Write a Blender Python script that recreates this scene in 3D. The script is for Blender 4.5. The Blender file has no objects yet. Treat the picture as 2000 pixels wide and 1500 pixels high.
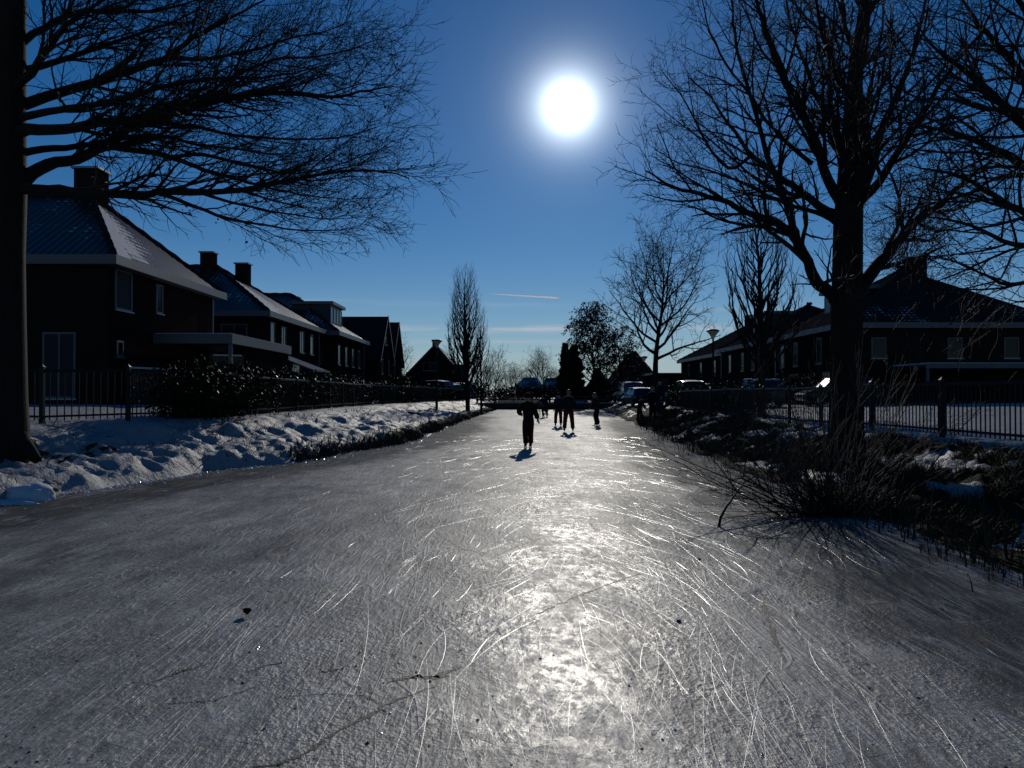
import bpy, bmesh, math, random
import numpy as np
from mathutils import Vector, Matrix, noise as mnoise

# ------------------------------------------------------------------ camera
F = 1556.0            # focal length in photo pixels (2000 wide)
EYE = 1.5             # camera height above the ice
HOR = 770.0           # photo row of the horizon
S = bpy.context.scene
COL = S.collection
cam_d = bpy.data.cameras.new('camera'); cam = bpy.data.objects.new('camera', cam_d); COL.objects.link(cam)
cam_d.sensor_width = 36.0; cam_d.lens = 36.0 * F / 2000.0
cam_d.clip_start = 0.05; cam_d.clip_end = 20000.0
cam.location = (0, 0, EYE)
cam.rotation_euler = (math.radians(90) + math.atan((HOR - 750.0) / F), 0, 0)
S.camera = cam

def at(px, py, d):
    """photo pixel at distance d (metres along the view) -> world point"""
    return Vector(((px - 1000.0) * d / F, d, EYE + (HOR - py) * d / F))

# ------------------------------------------------------------------ light and sky
SUN = Vector(((1110 - 1000) / F, 1.0, (HOR - 205) / F)).normalized()
SUN_EL = math.asin(SUN.z); SUN_AZ = math.atan2(SUN.x, SUN.y)
sun_d = bpy.data.lights.new('sun', 'SUN'); sun = bpy.data.objects.new('sun', sun_d); COL.objects.link(sun)
sun_d.energy = 3.6; sun_d.angle = math.radians(0.5); sun_d.color = (1.0, 0.94, 0.84)
sun.rotation_euler = SUN.to_track_quat('Z', 'Y').to_euler()
sun.location = (6, 60, 40)
S.view_settings.view_transform = 'Standard'; S.view_settings.look = 'None'
S.view_settings.gamma = 1.0; S.view_settings.use_curve_mapping = False
S.view_settings.exposure = -1.15

W = bpy.data.worlds.new('World'); S.world = W; W.use_nodes = True
def build_world():
    nt = W.node_tree; N = nt.nodes; L = nt.links; N.clear()
    out = N.new('ShaderNodeOutputWorld'); bg = N.new('ShaderNodeBackground')
    sky = N.new('ShaderNodeTexSky'); sky.sky_type = 'NISHITA'; sky.sun_disc = False
    sky.sun_elevation = SUN_EL; sky.sun_rotation = SUN_AZ
    sky.air_density = 1.0; sky.dust_density = 0.0; sky.ozone_density = 3.0; sky.altitude = 1500
    bg.inputs['Strength'].default_value = 0.11
    geo = N.new('ShaderNodeTexCoord')
    def math_(op, a, b=None, c=None, clamp=False):
        m = N.new('ShaderNodeMath'); m.operation = op; m.use_clamp = clamp
        for i, v in enumerate((a, b, c)):
            if v is None: continue
            if isinstance(v, (int, float)): m.inputs[i].default_value = v
            else: L.new(v, m.inputs[i])
        return m.outputs[0]
    nrm = N.new('ShaderNodeVectorMath'); nrm.operation = 'NORMALIZE'; L.new(geo.outputs['Generated'], nrm.inputs[0])
    dot = N.new('ShaderNodeVectorMath'); dot.operation = 'DOT_PRODUCT'; L.new(nrm.outputs[0], dot.inputs[0]); dot.inputs[1].default_value = SUN
    ang = math_('MULTIPLY', math_('ARCCOSINE', math_('MINIMUM', dot.outputs['Value'], 0.9999999)), 180 / math.pi)   # degrees from the sun
    # sun with its bright aureole
    glow = math_('MULTIPLY', math_('POWER', 2.718, math_('MULTIPLY', ang, -1 / 1.0)), 110.0)
    glow2 = math_('MULTIPLY', math_('POWER', 2.718, math_('MULTIPLY', ang, -1 / 7.0)), 2.5)
    tot = math_('ADD', glow, glow2)
    colr = N.new('ShaderNodeMix'); colr.data_type = 'RGBA'; colr.blend_type = 'MULTIPLY'; colr.inputs[0].default_value = 1
    colr.inputs[6].default_value = (0.86, 0.96, 1.0, 1)
    cmb = N.new('ShaderNodeCombineColor'); 
    for i in range(3): L.new(tot, cmb.inputs[i])
    L.new(cmb.outputs[0], colr.inputs[7])
    # thin streaks of cirrus low over the houses
    sep = N.new('ShaderNodeSeparateXYZ'); L.new(nrm.outputs[0], sep.inputs[0])
    yy = math_('MAXIMUM', sep.outputs['Y'], 0.05)
    u = math_('DIVIDE', sep.outputs['X'], yy); v = math_('DIVIDE', sep.outputs['Z'], yy)
    vec = N.new('ShaderNodeCombineXYZ'); L.new(math_('MULTIPLY', u, 9.0), vec.inputs[0]); L.new(math_('MULTIPLY', v, 95.0), vec.inputs[1])
    nz = N.new('ShaderNodeTexNoise'); nz.inputs['Scale'].default_value = 1.0; nz.inputs['Detail'].default_value = 4; L.new(vec.outputs[0], nz.inputs['Vector'])
    def band(v0, slope, half, amp):
        dv = math_('ABSOLUTE', math_('SUBTRACT', v, math_('ADD', math_('MULTIPLY', u, slope), v0)))
        b = math_('SUBTRACT', 1.0, math_('DIVIDE', dv, half), clamp=True)
        return math_('MULTIPLY', b, amp)
    bb = math_('ADD', band(0.0815, 0.004, 0.0075, 1.0), math_('ADD', band(0.0655, -0.006, 0.005, 0.6), math_('ADD', band(0.112, -0.02, 0.006, 0.25), band(0.040, 0.01, 0.02, 0.35))))
    mr = N.new('ShaderNodeMapRange'); mr.inputs[1].default_value = 0.40; mr.inputs[2].default_value = 0.72; L.new(nz.outputs[0], mr.inputs[0])
    cl = math_('MULTIPLY', bb, mr.outputs[0])
    # sky a little deeper and more saturated, as seen through a dark winter exposure
    hs = N.new('ShaderNodeHueSaturation'); hs.inputs['Saturation'].default_value = 1.33; hs.inputs['Hue'].default_value = 0.507; hs.inputs['Value'].default_value = 1.0
    L.new(sky.outputs[0], hs.inputs['Color'])
    hzf = math_('MULTIPLY', math_('POWER', 2.718, math_('MULTIPLY', math_('ABSOLUTE', v), -1 / 0.055)), 0.75)
    hm = N.new('ShaderNodeMix'); hm.data_type = 'RGBA'; L.new(hzf, hm.inputs[0]); L.new(hs.outputs[0], hm.inputs[6]); hm.inputs[7].default_value = (5.0, 6.8, 9.0, 1)
    mixc = N.new('ShaderNodeMix'); mixc.data_type = 'RGBA'; L.new(cl, mixc.inputs[0]); L.new(hm.outputs[2], mixc.inputs[6]); mixc.inputs[7].default_value = (9.0, 9.8, 11.0, 1)
    add = N.new('ShaderNodeMix'); add.data_type = 'RGBA'; add.blend_type = 'ADD'; add.inputs[0].default_value = 1
    L.new(mixc.outputs[2], add.inputs[6]); L.new(colr.outputs[2], add.inputs[7])
    L.new(add.outputs[2], bg.inputs['Color']); L.new(bg.outputs[0], out.inputs['Surface'])
build_world()

S.render.engine = 'CYCLES'
S.cycles.max_bounces = 5; S.cycles.diffuse_bounces = 2; S.cycles.glossy_bounces = 3
S.cycles.transmission_bounces = 4; S.cycles.transparent_max_bounces = 6
S.cycles.use_denoising = True
S.cycles.sample_clamp_indirect = 4.0
# ------------------------------------------------------------------ helpers
def link(o, parent=None):
    COL.objects.link(o)
    if parent is not None: o.parent = parent
    return o
def tag(o, label=None, cat=None, group=None, kind=None):
    if label: o['label'] = label
    if cat: o['category'] = cat
    if group: o['group'] = group
    if kind: o['kind'] = kind
    return o
def empty(name, loc=(0, 0, 0), rz=0.0):
    o = bpy.data.objects.new(name, None); COL.objects.link(o)
    o.empty_display_size = 0.2; o.location = loc; o.rotation_euler = (0, 0, rz)
    return o
def copy_tree(o, parent=None):
    c = o.copy(); COL.objects.link(c); c.parent = parent
    for ch in o.children: copy_tree(ch, c)
    return c

class MB:
    """collects faces; build() links them as one mesh object"""
    def __init__(s): s.v = []; s.f = []; s.m = []; s.uv = None
    def add(s, vs, fs, mi=0):
        b = len(s.v); s.v.extend([tuple(p) for p in vs])
        for f in fs: s.f.append(tuple(i + b for i in f)); s.m.append(mi)
    def box(s, x0, x1, y0, y1, z0, z1, mi=0):
        s.add([(x0,y0,z0),(x1,y0,z0),(x1,y1,z0),(x0,y1,z0),(x0,y0,z1),(x1,y0,z1),(x1,y1,z1),(x0,y1,z1)],
              [(0,3,2,1),(4,5,6,7),(0,1,5,4),(1,2,6,5),(2,3,7,6),(3,0,4,7)], mi)
        return s
    def bar(s, a, b, w, h, mi=0, up=(0, 0, 1)):
        a = Vector(a); b = Vector(b); d = (b - a).normalized(); u = Vector(up)
        r = d.cross(u)
        if r.length < 1e-4: r = d.cross(Vector((0, 1, 0)))
        r.normalize(); u = r.cross(d); r *= w / 2; u *= h / 2
        vs = [a-r-u, a+r-u, a+r+u, a-r+u, b-r-u, b+r-u, b+r+u, b-r+u]
        s.add(vs, [(0,1,2,3),(7,6,5,4),(0,4,5,1),(1,5,6,2),(2,6,7,3),(3,7,4,0)], mi)
        return s
    def lathe(s, prof, c=(0, 0, 0), n=16, mi=0):
        vs = []; fs = []; k = len(prof)
        for i in range(n):
            a = 2 * math.pi * i / n
            for r, z in prof: vs.append((c[0] + r * math.cos(a), c[1] + r * math.sin(a), c[2] + z))
        for i in range(n):
            j = (i + 1) % n
            for q in range(k - 1): fs.append((i*k+q, j*k+q, j*k+q+1, i*k+q+1))
        s.add(vs, fs, mi); return s
    def tube(s, pts, rad, n=5, mi=0, cap=True):
        P = [Vector(p) for p in pts]; k = len(P)
        if k < 2: return s
        vs = []; fs = []; ref = None
        for i in range(k):
            t = (P[min(i+1, k-1)] - P[max(i-1, 0)])
            if t.length < 1e-9: t = Vector((0, 0, 1))
            t.normalize()
            if ref is None:
                ref = t.orthogonal().normalized()
            else:
                ref = ref - t * ref.dot(t)
                if ref.length < 1e-6: ref = t.orthogonal()
                ref.normalize()
            b = t.cross(ref); r = rad[i] if hasattr(rad, '__len__') else rad
            for q in range(n):
                a = 2 * math.pi * q / n
                vs.append(P[i] + (ref * math.cos(a) + b * math.sin(a)) * r)
        for i in range(k - 1):
            for q in range(n):
                q2 = (q + 1) % n
                fs.append((i*n+q, i*n+q2, (i+1)*n+q2, (i+1)*n+q))
        if cap:
            fs.append(tuple(range(n))[::-1]); fs.append(tuple((k-1)*n + q for q in range(n)))
        s.add(vs, fs, mi); return s
    def build(s, name, mats, parent=None, smooth=False, loc=None):
        me = bpy.data.meshes.new(name); me.from_pydata(s.v, [], s.f); me.validate(clean_customdata=False)
        if not isinstance(mats, (list, tuple)): mats = [mats]
        for m in mats: me.materials.append(m)
        if len(mats) > 1: me.polygons.foreach_set('material_index', np.array(s.m, dtype=np.int32)[:len(me.polygons)])
        if smooth: me.polygons.foreach_set('use_smooth', np.ones(len(me.polygons), dtype=bool))
        me.update()
        o = bpy.data.objects.new(name, me); link(o, parent)
        if loc is not None: o.location = loc
        return o

def mesh_np(name, V, Fq, mat, parent=None, smooth=False, mi=None):
    """fast mesh of equal-sized polygons from numpy arrays"""
    me = bpy.data.meshes.new(name); n, k = Fq.shape
    me.vertices.add(len(V)); me.vertices.foreach_set('co', np.ascontiguousarray(V, dtype=np.float32).ravel())
    me.loops.add(n * k); me.loops.foreach_set('vertex_index', np.ascontiguousarray(Fq, dtype=np.int32).ravel())
    me.polygons.add(n); me.polygons.foreach_set('loop_start', np.arange(0, n * k, k, dtype=np.int32))
    me.polygons.foreach_set('loop_total', np.full(n, k, dtype=np.int32))
    for m in (mat if isinstance(mat, (list, tuple)) else [mat]): me.materials.append(m)
    if mi is not None: me.polygons.foreach_set('material_index', np.ascontiguousarray(mi, dtype=np.int32))
    if smooth: me.polygons.foreach_set('use_smooth', np.ones(n, dtype=bool))
    me.update(calc_edges=True); me.validate()
    o = bpy.data.objects.new(name, me); link(o, parent); return o

# value noise in numpy
_rg = np.random.default_rng(5); _T = _rg.random((256, 256))
def vnoise(x, y):
    xi = np.floor(x).astype(int); yi = np.floor(y).astype(int); fx = x - xi; fy = y - yi
    fx = fx*fx*(3-2*fx); fy = fy*fy*(3-2*fy)
    a = _T[xi & 255, yi & 255]; b = _T[(xi+1) & 255, yi & 255]; c = _T[xi & 255, (yi+1) & 255]; d = _T[(xi+1) & 255, (yi+1) & 255]
    return (a*(1-fx)+b*fx)*(1-fy)+(c*(1-fx)+d*fx)*fy
def fbm(x, y, o=4, g=0.5):
    s = 0; a = 1; t = 0
    for i in range(o):
        s = s + a * vnoise(x*2**i + 17.3*i, y*2**i + 5.1*i); t += a; a *= g
    return s / t
def smooth(e0, e1, x):
    t = np.clip((x - e0) / (e1 - e0), 0, 1); return t*t*(3-2*t)

# ------------------------------------------------------------------ materials
class NB:
    """small node-building shorthand"""
    def __init__(s, name):
        s.m = bpy.data.materials.new(name); s.m.use_nodes = True
        s.N = s.m.node_tree.nodes; s.L = s.m.node_tree.links; s.b = s.N['Principled BSDF']; s.out = s.N['Material Output']
    def put(s, sock, v):
        if hasattr(v, 'is_output'): s.L.new(v, sock)
        elif isinstance(v, (tuple, list)): sock.default_value = (*v, 1) if (len(v) == 3 and sock.type == 'RGBA') else v
        else: sock.default_value = v
    def set(s, **k):
        for a, v in k.items(): s.put(s.b.inputs[a.replace('_', ' ')], v)
        return s
    def coord(s, kind='Object', scale=(1, 1, 1), rot=(0, 0, 0), loc=(0, 0, 0)):
        t = s.N.new('ShaderNodeTexCoord'); mp = s.N.new('ShaderNodeMapping'); s.L.new(t.outputs[kind], mp.inputs[0])
        mp.inputs['Scale'].default_value = scale; mp.inputs['Rotation'].default_value = rot; mp.inputs['Location'].default_value = loc
        return mp.outputs[0]
    def noise(s, vec, scale, detail=3, rough=0.5, dist=0.0):
        n = s.N.new('ShaderNodeTexNoise'); s.L.new(vec, n.inputs['Vector']); n.inputs['Scale'].default_value = scale
        n.inputs['Detail'].default_value = detail; n.inputs['Roughness'].default_value = rough; n.inputs['Distortion'].default_value = dist
        return n.outputs[0]
    def vor(s, vec, scale, feature='F1', out=0, rnd=1.0):
        n = s.N.new('ShaderNodeTexVoronoi'); n.feature = feature; s.L.new(vec, n.inputs['Vector']); n.inputs['Scale'].default_value = scale
        n.inputs['Randomness'].default_value = rnd
        return n.outputs[out]
    def ramp(s, v, a, b, x=0.0, y=1.0, smooth=False):
        r = s.N.new('ShaderNodeMapRange'); r.interpolation_type = 'SMOOTHSTEP' if smooth else 'LINEAR'
        s.L.new(v, r.inputs[0])
        for i, q in enumerate((a, b, x, y)): r.inputs[i+1].default_value = q
        return r.outputs[0]
    def math(s, op, a, b=0.0, clamp=False):
        m = s.N.new('ShaderNodeMath'); m.operation = op; m.use_clamp = clamp
        s.put(m.inputs[0], a); s.put(m.inputs[1], b); return m.outputs[0]
    def mix(s, f, a, b):
        m = s.N.new('ShaderNodeMix'); m.data_type = 'RGBA'
        s.put(m.inputs[0], f); s.put(m.inputs[6], a); s.put(m.inputs[7], b); return m.outputs[2]
    def mixf(s, f, a, b):
        m = s.N.new('ShaderNodeMix'); m.data_type = 'FLOAT'
        s.put(m.inputs[0], f); s.put(m.inputs[2], a); s.put(m.inputs[3], b); return m.outputs[0]
    def bump(s, h, strength=0.3, dist=0.02, prev=None):
        b = s.N.new('ShaderNodeBump'); b.inputs['Strength'].default_value = strength; b.inputs['Distance'].default_value = dist
        s.L.new(h, b.inputs['Height'])
        if prev is not None: s.L.new(prev, b.inputs['Normal'])
        return b.outputs[0]
    def attr(s, name):
        a = s.N.new('ShaderNodeAttribute'); a.attribute_name = name; return a.outputs['Fac']

def plain(name, col, rough=0.6, metal=0.0, spec=0.3, var=0.25, scale=6.0, bump=0.0):
    n = NB(name); c = n.coord(); z = n.noise(c, scale, 4)
    lo = tuple(x * (1 - var) for x in col); hi = tuple(min(1, x * (1 + var)) for x in col)
    n.set(Base_Color=n.mix(z, lo, hi), Roughness=n.ramp(z, 0.2, 0.8, max(0, rough-0.08), min(1, rough+0.08)), Metallic=metal, Specular_IOR_Level=spec)
    if bump: n.set(Normal=n.bump(n.noise(c, scale*4, 3), bump, 0.01))
    return n.m

M = {}
def mats():
    M['bark'] = None
    n = NB('bark'); c = n.coord(scale=(9, 9, 1.6)); z = n.noise(c, 2.2, 5, 0.65)
    n.set(Base_Color=n.mix(z, (0.006, 0.005, 0.005), (0.028, 0.024, 0.02)), Roughness=0.9, Specular_IOR_Level=0.15, Normal=n.bump(z, 0.8, 0.03)); M['bark'] = n.m
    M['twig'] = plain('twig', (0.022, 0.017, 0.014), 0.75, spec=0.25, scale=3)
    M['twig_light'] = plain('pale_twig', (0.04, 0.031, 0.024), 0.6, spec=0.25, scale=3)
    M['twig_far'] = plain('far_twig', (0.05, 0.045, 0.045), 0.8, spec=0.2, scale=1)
    # dry leaf
    M['leaf_dry'] = plain('dry_leaf', (0.05, 0.028, 0.014), 0.7, spec=0.2, scale=9)
    M['leaf_green'] = plain('evergreen_leaf', (0.010, 0.017, 0.007), 0.6, spec=0.08, scale=5, var=0.5)
    M['needle'] = plain('conifer_needle', (0.010, 0.017, 0.010), 0.8, spec=0.2, scale=2, var=0.4)
    M['grass_dry'] = plain('dry_grass', (0.05, 0.034, 0.013), 0.7, spec=0.2, scale=1.2, var=0.6)
    M['reed'] = plain('reed_stem', (0.05, 0.035, 0.018), 0.7, spec=0.25, scale=3, var=0.4)
    # brick
    n = NB('brick'); t = n.N.new('ShaderNodeTexBrick'); c = n.N.new('ShaderNodeTexCoord')
    sep = n.N.new('ShaderNodeSeparateXYZ'); n.L.new(c.outputs['Object'], sep.inputs[0])
    cm = n.N.new('ShaderNodeCombineXYZ'); n.L.new(n.math('ADD', sep.outputs[0], sep.outputs[1]), cm.inputs[0]); n.L.new(sep.outputs[2], cm.inputs[1])
    n.L.new(cm.outputs[0], t.inputs['Vector']); t.inputs['Scale'].default_value = 4.5; t.inputs['Mortar Size'].default_value = 0.02
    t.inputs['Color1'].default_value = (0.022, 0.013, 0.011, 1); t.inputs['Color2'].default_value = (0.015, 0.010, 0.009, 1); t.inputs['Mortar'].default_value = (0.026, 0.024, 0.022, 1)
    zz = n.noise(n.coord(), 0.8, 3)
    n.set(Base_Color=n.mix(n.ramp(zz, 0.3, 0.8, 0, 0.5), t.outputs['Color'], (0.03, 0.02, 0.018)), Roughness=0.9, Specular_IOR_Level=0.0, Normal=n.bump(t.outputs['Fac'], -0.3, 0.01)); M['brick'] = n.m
    # roof tiles, with snow lying on the courses (uv in metres: u along the eave, v up the slope)
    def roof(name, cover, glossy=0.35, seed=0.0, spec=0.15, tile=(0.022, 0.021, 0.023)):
        n = NB(name); u = n.N.new('ShaderNodeUVMap'); u.uv_map = 'UVMap'
        sep = n.N.new('ShaderNodeSeparateXYZ'); n.L.new(u.outputs[0], sep.inputs[0])
        U, V = sep.outputs[0], sep.outputs[1]
        wave = n.math('SINE', n.math('MULTIPLY', U, 2 * math.pi / 0.30))
        saw = n.math('FRACT', n.math('MULTIPLY', V, 1 / 0.34))
        mp = n.N.new('ShaderNodeMapping'); n.L.new(u.outputs[0], mp.inputs[0]); mp.inputs['Location'].default_value = (seed, seed * 1.7, 0)
        mp.inputs['Scale'].default_value = (0.55, 0.30, 1)
        big = n.noise(mp.outputs[0], 1.0, 5, 0.62)
        mp2 = n.N.new('ShaderNodeMapping'); n.L.new(u.outputs[0], mp2.inputs[0]); mp2.inputs['Scale'].default_value = (2.2, 5, 1)
        fine = n.noise(mp2.outputs[0], 1.0, 3)
        k = n.math('ADD', n.math('MULTIPLY', saw, -0.20), n.math('ADD', n.math('MULTIPLY', wave, -0.045), n.math('ADD', big, n.math('MULTIPLY', fine, 0.16))))
        cov = n.attr('snow')
        thr = n.math('SUBTRACT', 1.0 - cover, n.math('MULTIPLY', cov, 0.6))
        snow = n.ramp(n.math('SUBTRACT', k, thr), -0.04, 0.05, 0, 1, True)
        tc = n.mix(n.noise(n.coord(), 5, 2), tuple(x * 0.6 for x in tile), tuple(x * 1.5 for x in tile))
        n.set(Base_Color=n.mix(snow, tc, (0.50, 0.52, 0.56)), Roughness=n.mixf(snow, glossy, 0.8), Specular_IOR_Level=n.mixf(snow, spec, 0.1))
        h = n.math('ADD', n.math('MULTIPLY', wave, 0.45), n.math('MULTIPLY', saw, -0.6))
        h = n.mixf(n.math('MULTIPLY', snow, 0.75), h, n.math('ADD', 0.3, fine))
        n.set(Normal=n.bump(h, 0.9, 0.05)); return n.m
    M['roof_snowy'] = roof('snowy_roof_tiles', 0.36)
    M['roof_bare'] = roof('roof_tiles', 0.16, 0.5, 3.0, 0.0)
    M['roof_far'] = roof('far_roof_tiles', 0.44, 0.5, 7.0, 0.05)
    M['white_paint'] = plain('white_paint', (0.085, 0.087, 0.092), 0.45, spec=0.4, var=0.12, scale=2)
    M['dark_paint'] = plain('dark_paint', (0.02, 0.022, 0.026), 0.45, spec=0.35)
    M['zinc'] = plain('zinc', (0.18, 0.19, 0.21), 0.35, 0.6)
    M['snow_cap'] = plain('snow_cap', (0.6, 0.61, 0.64), 0.7, spec=0.3, var=0.05, scale=20, bump=0.5)
    n = NB('window_glass'); zz = n.noise(n.coord(), 0.7, 2)
    n.set(Base_Color=(0.012, 0.014, 0.018), Roughness=0.08, Specular_IOR_Level=0.14, Normal=n.bump(zz, 0.04, 0.05)); M['glass'] = n.m
    n = NB('clear_glass'); n.set(Base_Color=(0.8, 0.85, 0.85), Roughness=0.15, Transmission_Weight=0.7, Specular_IOR_Level=0.6); M['clear_glass'] = n.m
    M['blind'] = plain('window_blind', (0.022, 0.023, 0.027), 0.8, var=0.08)
    M['wood'] = plain('weathered_wood', (0.075, 0.058, 0.042), 0.85, spec=0.2, var=0.5, scale=3, bump=0.3)
    M['plank'] = plain('brown_plank', (0.11, 0.075, 0.05), 0.8, spec=0.2, var=0.4, scale=3, bump=0.3)
    M['iron'] = plain('painted_iron', (0.009, 0.009, 0.010), 0.5, 0.0, 0.15)
    n = NB('lamp_bowl'); tl = n.N.new('ShaderNodeBsdfTranslucent'); tl.inputs[0].default_value = (.75, .7, .55, 1); mx = n.N.new('ShaderNodeMixShader'); mx.inputs[0].default_value = .55
    n.set(Base_Color=(.5, .48, .4), Roughness=.4, Specular_IOR_Level=.3); n.L.new(n.b.outputs[0], mx.inputs[1]); n.L.new(tl.outputs[0], mx.inputs[2]); n.L.new(mx.outputs[0], n.out.inputs[0]); M['lamp_bowl'] = n.m
    n = NB('lamp_glass'); n.set(Base_Color=(0.9, 0.88, 0.8), Roughness=0.3, Transmission_Weight=0.85); M['lamp_glass'] = n.m
    M['rubber'] = plain('tyre_rubber', (0.012, 0.012, 0.012), 0.8)
    M['rim'] = plain('wheel_rim', (0.35, 0.35, 0.36), 0.3, 0.8)
    for k, c in dict(car_black=(0.008, 0.008, 0.01), car_blue=(0.018, 0.045, 0.10), car_grey=(0.016, 0.017, 0.02), car_silver=(0.16, 0.165, 0.18), car_green=(0.012, 0.03, 0.025), car_red=(0.08, 0.01, 0.012)).items():
        n = NB(k + '_paint'); n.set(Base_Color=n.mix(n.noise(n.coord(), 3, 2), tuple(x*0.8 for x in c), c), Roughness=0.22, Metallic=0.1, Specular_IOR_Level=0.25, Coat_Weight=0.15, Coat_Roughness=0.06); M[k] = n.m
    n = NB('car_glass'); n.set(Base_Color=(0.008, 0.01, 0.012), Roughness=0.07, Specular_IOR_Level=0.6); M['car_glass'] = n.m
    n = NB('bright_windscreen'); n.set(Base_Color=(0.008, 0.01, 0.012), Roughness=0.09, Specular_IOR_Level=0.9, Coat_Weight=0.5, Coat_Roughness=0.07); M['screen'] = n.m
    M['tail'] = plain('tail_lamp', (0.18, 0.01, 0.01), 0.2, spec=0.5)
    M['head'] = plain('head_lamp', (0.5, 0.52, 0.55), 0.1, 0.3, 0.6)
    # clothing and skin
    M['skin'] = plain('skin', (0.42, 0.25, 0.18), 0.55, var=0.08, scale=12)
    for k, c in dict(navy=(0.012, 0.014, 0.022), black=(0.008, 0.008, 0.009), maroon=(0.105, 0.010, 0.018), dark_maroon=(0.045, 0.007, 0.012), brown=(0.03, 0.02, 0.014), denim=(0.02, 0.028, 0.045), grey=(0.05, 0.05, 0.055)).items():
        M['cloth_' + k] = plain('cloth_' + k, c, 0.85, spec=0.15, var=0.25, scale=30, bump=0.25)
    M['hair_dark'] = plain('dark_hair', (0.02, 0.014, 0.01), 0.5, spec=0.4, scale=40)
    M['hair_fair'] = plain('fair_hair', (0.20, 0.12, 0.06), 0.5, spec=0.4, scale=40)
    M['fur'] = plain('fur_trim', (0.3, 0.27, 0.23), 0.9, scale=40, bump=0.6)
    M['steel'] = plain('steel_blade', (0.4, 0.4, 0.42), 0.25, 1.0)
mats()
# ------------------------------------------------------------------ the setting: frozen canal, banks, ground
def world_edge(pts):
    out = []
    for px, py in pts:
        d = EYE * F / (py - HOR); out.append((d, (px - 1000) * d / F))
    return sorted(out)
L_EDGE = [(-15, -7.6), (4, -7.4)] + world_edge([(0, 984), (200, 953), (420, 918), (560, 905), (690, 880), (780, 868), (850, 840), (900, 823), (935, 810), (966, 800.5)]) + [(84, -1.3)]
R_EDGE = [(-15, 4.3), (2, 4.1), (5, 4.05)] + world_edge([(1900, 1090), (1700, 1010), (1560, 960), (1440, 925), (1340, 870), (1260, 835), (1178, 801)]) + [(84, 8.6)]
LE = np.array(L_EDGE); RE = np.array(R_EDGE)
def ledge(y): return np.interp(y, LE[:, 0], LE[:, 1]) + 0.22 * (fbm(np.asarray(y) * 0.9, np.asarray(y) * 0 + 3.3, 3) - 0.5) * 2
def redge(y): return np.interp(y, RE[:, 0], RE[:, 1]) + 0.30 * (fbm(np.asarray(y) * 0.8, np.asarray(y) * 0 + 9.1, 3) - 0.5) * 2
LF = np.array([(-15, -12.5), (11, -13.0), (14.6, -13.0), (15.6, -9.2), (16.5, -7.95), (19.4, -7.15), (27, -7.3), (43, -7.6), (60, -6.5), (84, -5)])   # left fence line (y, x)
def lfence(y): return np.interp(y, [-15, 12, 15.6, 16.5, 19.4, 27, 43, 60, 84], [-9.6, -9.4, -9.2, -7.95, -7.15, -7.3, -7.6, -6.0, -4.5])
def rfence(y): return np.interp(y, [-15, 12, 20, 32, 50, 70, 84], [8.1, 8.0, 7.75, 8.0, 9.2, 10.6, 11.6])

def height(x, y):
    """ground level, numpy"""
    x = np.asarray(x, dtype=float); y = np.asarray(y, dtype=float)
    le = ledge(y); re = redge(y); lf = lfence(y); rf = rfence(y)
    # left bank: a steep snow face, then a lumpy slope to the fence
    tl = le - x
    run = np.maximum(le - lf, 1.0)
    far = smooth(24, 48, y)
    face = np.interp(tl, [-1.0, -0.3, 0.0, 0.25, 0.75], [-0.35, -0.2, 0.0, 0.22, 0.38]) * (1 - 0.45 * far)
    slope = np.clip((tl - 0.75) / np.maximum(run - 0.75, 0.5), 0, 1)
    zl = face + (0.93 - 0.38 + 0.17 * far) * smooth(0, 1, slope)
    lump = (fbm(x * 1.5, y * 1.1, 4, 0.55) - 0.48) * 0.40 + np.abs(fbm(x * 3.1 + 40, y * 2.6, 3) - 0.5) * -0.34 + 0.04
    lump = lump + np.maximum(fbm(x * 1.05 + 9, y * 0.75 + 4, 2) - 0.55, 0) * 0.55
    env = smooth(0.0, 0.4, tl) * (1 - 0.85 * smooth(run * 0.55, run * 0.95, tl)) * (1 - 0.30 * far)
    zl = zl + lump * env
    zl = zl + np.clip(tl - run, 0, 6) * 0.03 + (fbm(x * 0.6, y * 0.6, 3) - 0.5) * 0.08 * smooth(run, run + 2, tl)
    # right bank: grass slope up to the fence
    tr = x - re
    runr = np.maximum(rf - re, 1.0)
    sr = np.clip(tr / runr, 0, 1)
    zr = np.interp(tr, [-1.0, -0.35, 0.0, 0.2], [-0.35, -0.16, 0.0, 0.07]) + 0.62 * np.power(smooth(-0.15, 1.0, sr) * 1.0, 1.0) * (tr > 0)
    tus = (fbm(x * 2.2 + 11, y * 1.9, 4, 0.6) - 0.5) * 0.42 + (np.abs(fbm(x * 5, y * 4.4, 2) - 0.5)) * -0.16
    zr = zr + tus * smooth(0.0, 0.5, tr) * (1 - 0.8 * smooth(runr * 0.7, runr + 0.8, tr))
    zr = zr + np.clip(tr - runr, 0, 14) * 0.026 + (fbm(x * 0.7, y * 0.7, 3) - 0.5) * 0.07 * smooth(runr, runr + 2, tr)
    mid = (le + re) / 2
    z = np.where(x < mid, zl, zr)
    # the canal ends in a bank beyond the footbridge
    end = smooth(82.5, 86.0, y)
    inside = np.minimum(x - le, re - x)
    z = np.where(inside > -0.5, np.maximum(z, -0.35 + end * 1.2), z)
    # gentle rise behind, hides the horizon line
    z = z + smooth(160, 420, y) * 1.2
    return z
def hz(x, y): return float(height(np.array([x]), np.array([y]))[0])

def snow_patch(x, y):
    """where old snow still lies on the right bank"""
    return smooth(.535, .60, fbm(x * 1.25 + 50, y * 1.0 + 8, 4, .6) + .055 * smooth(11, 7.5, y))

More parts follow.
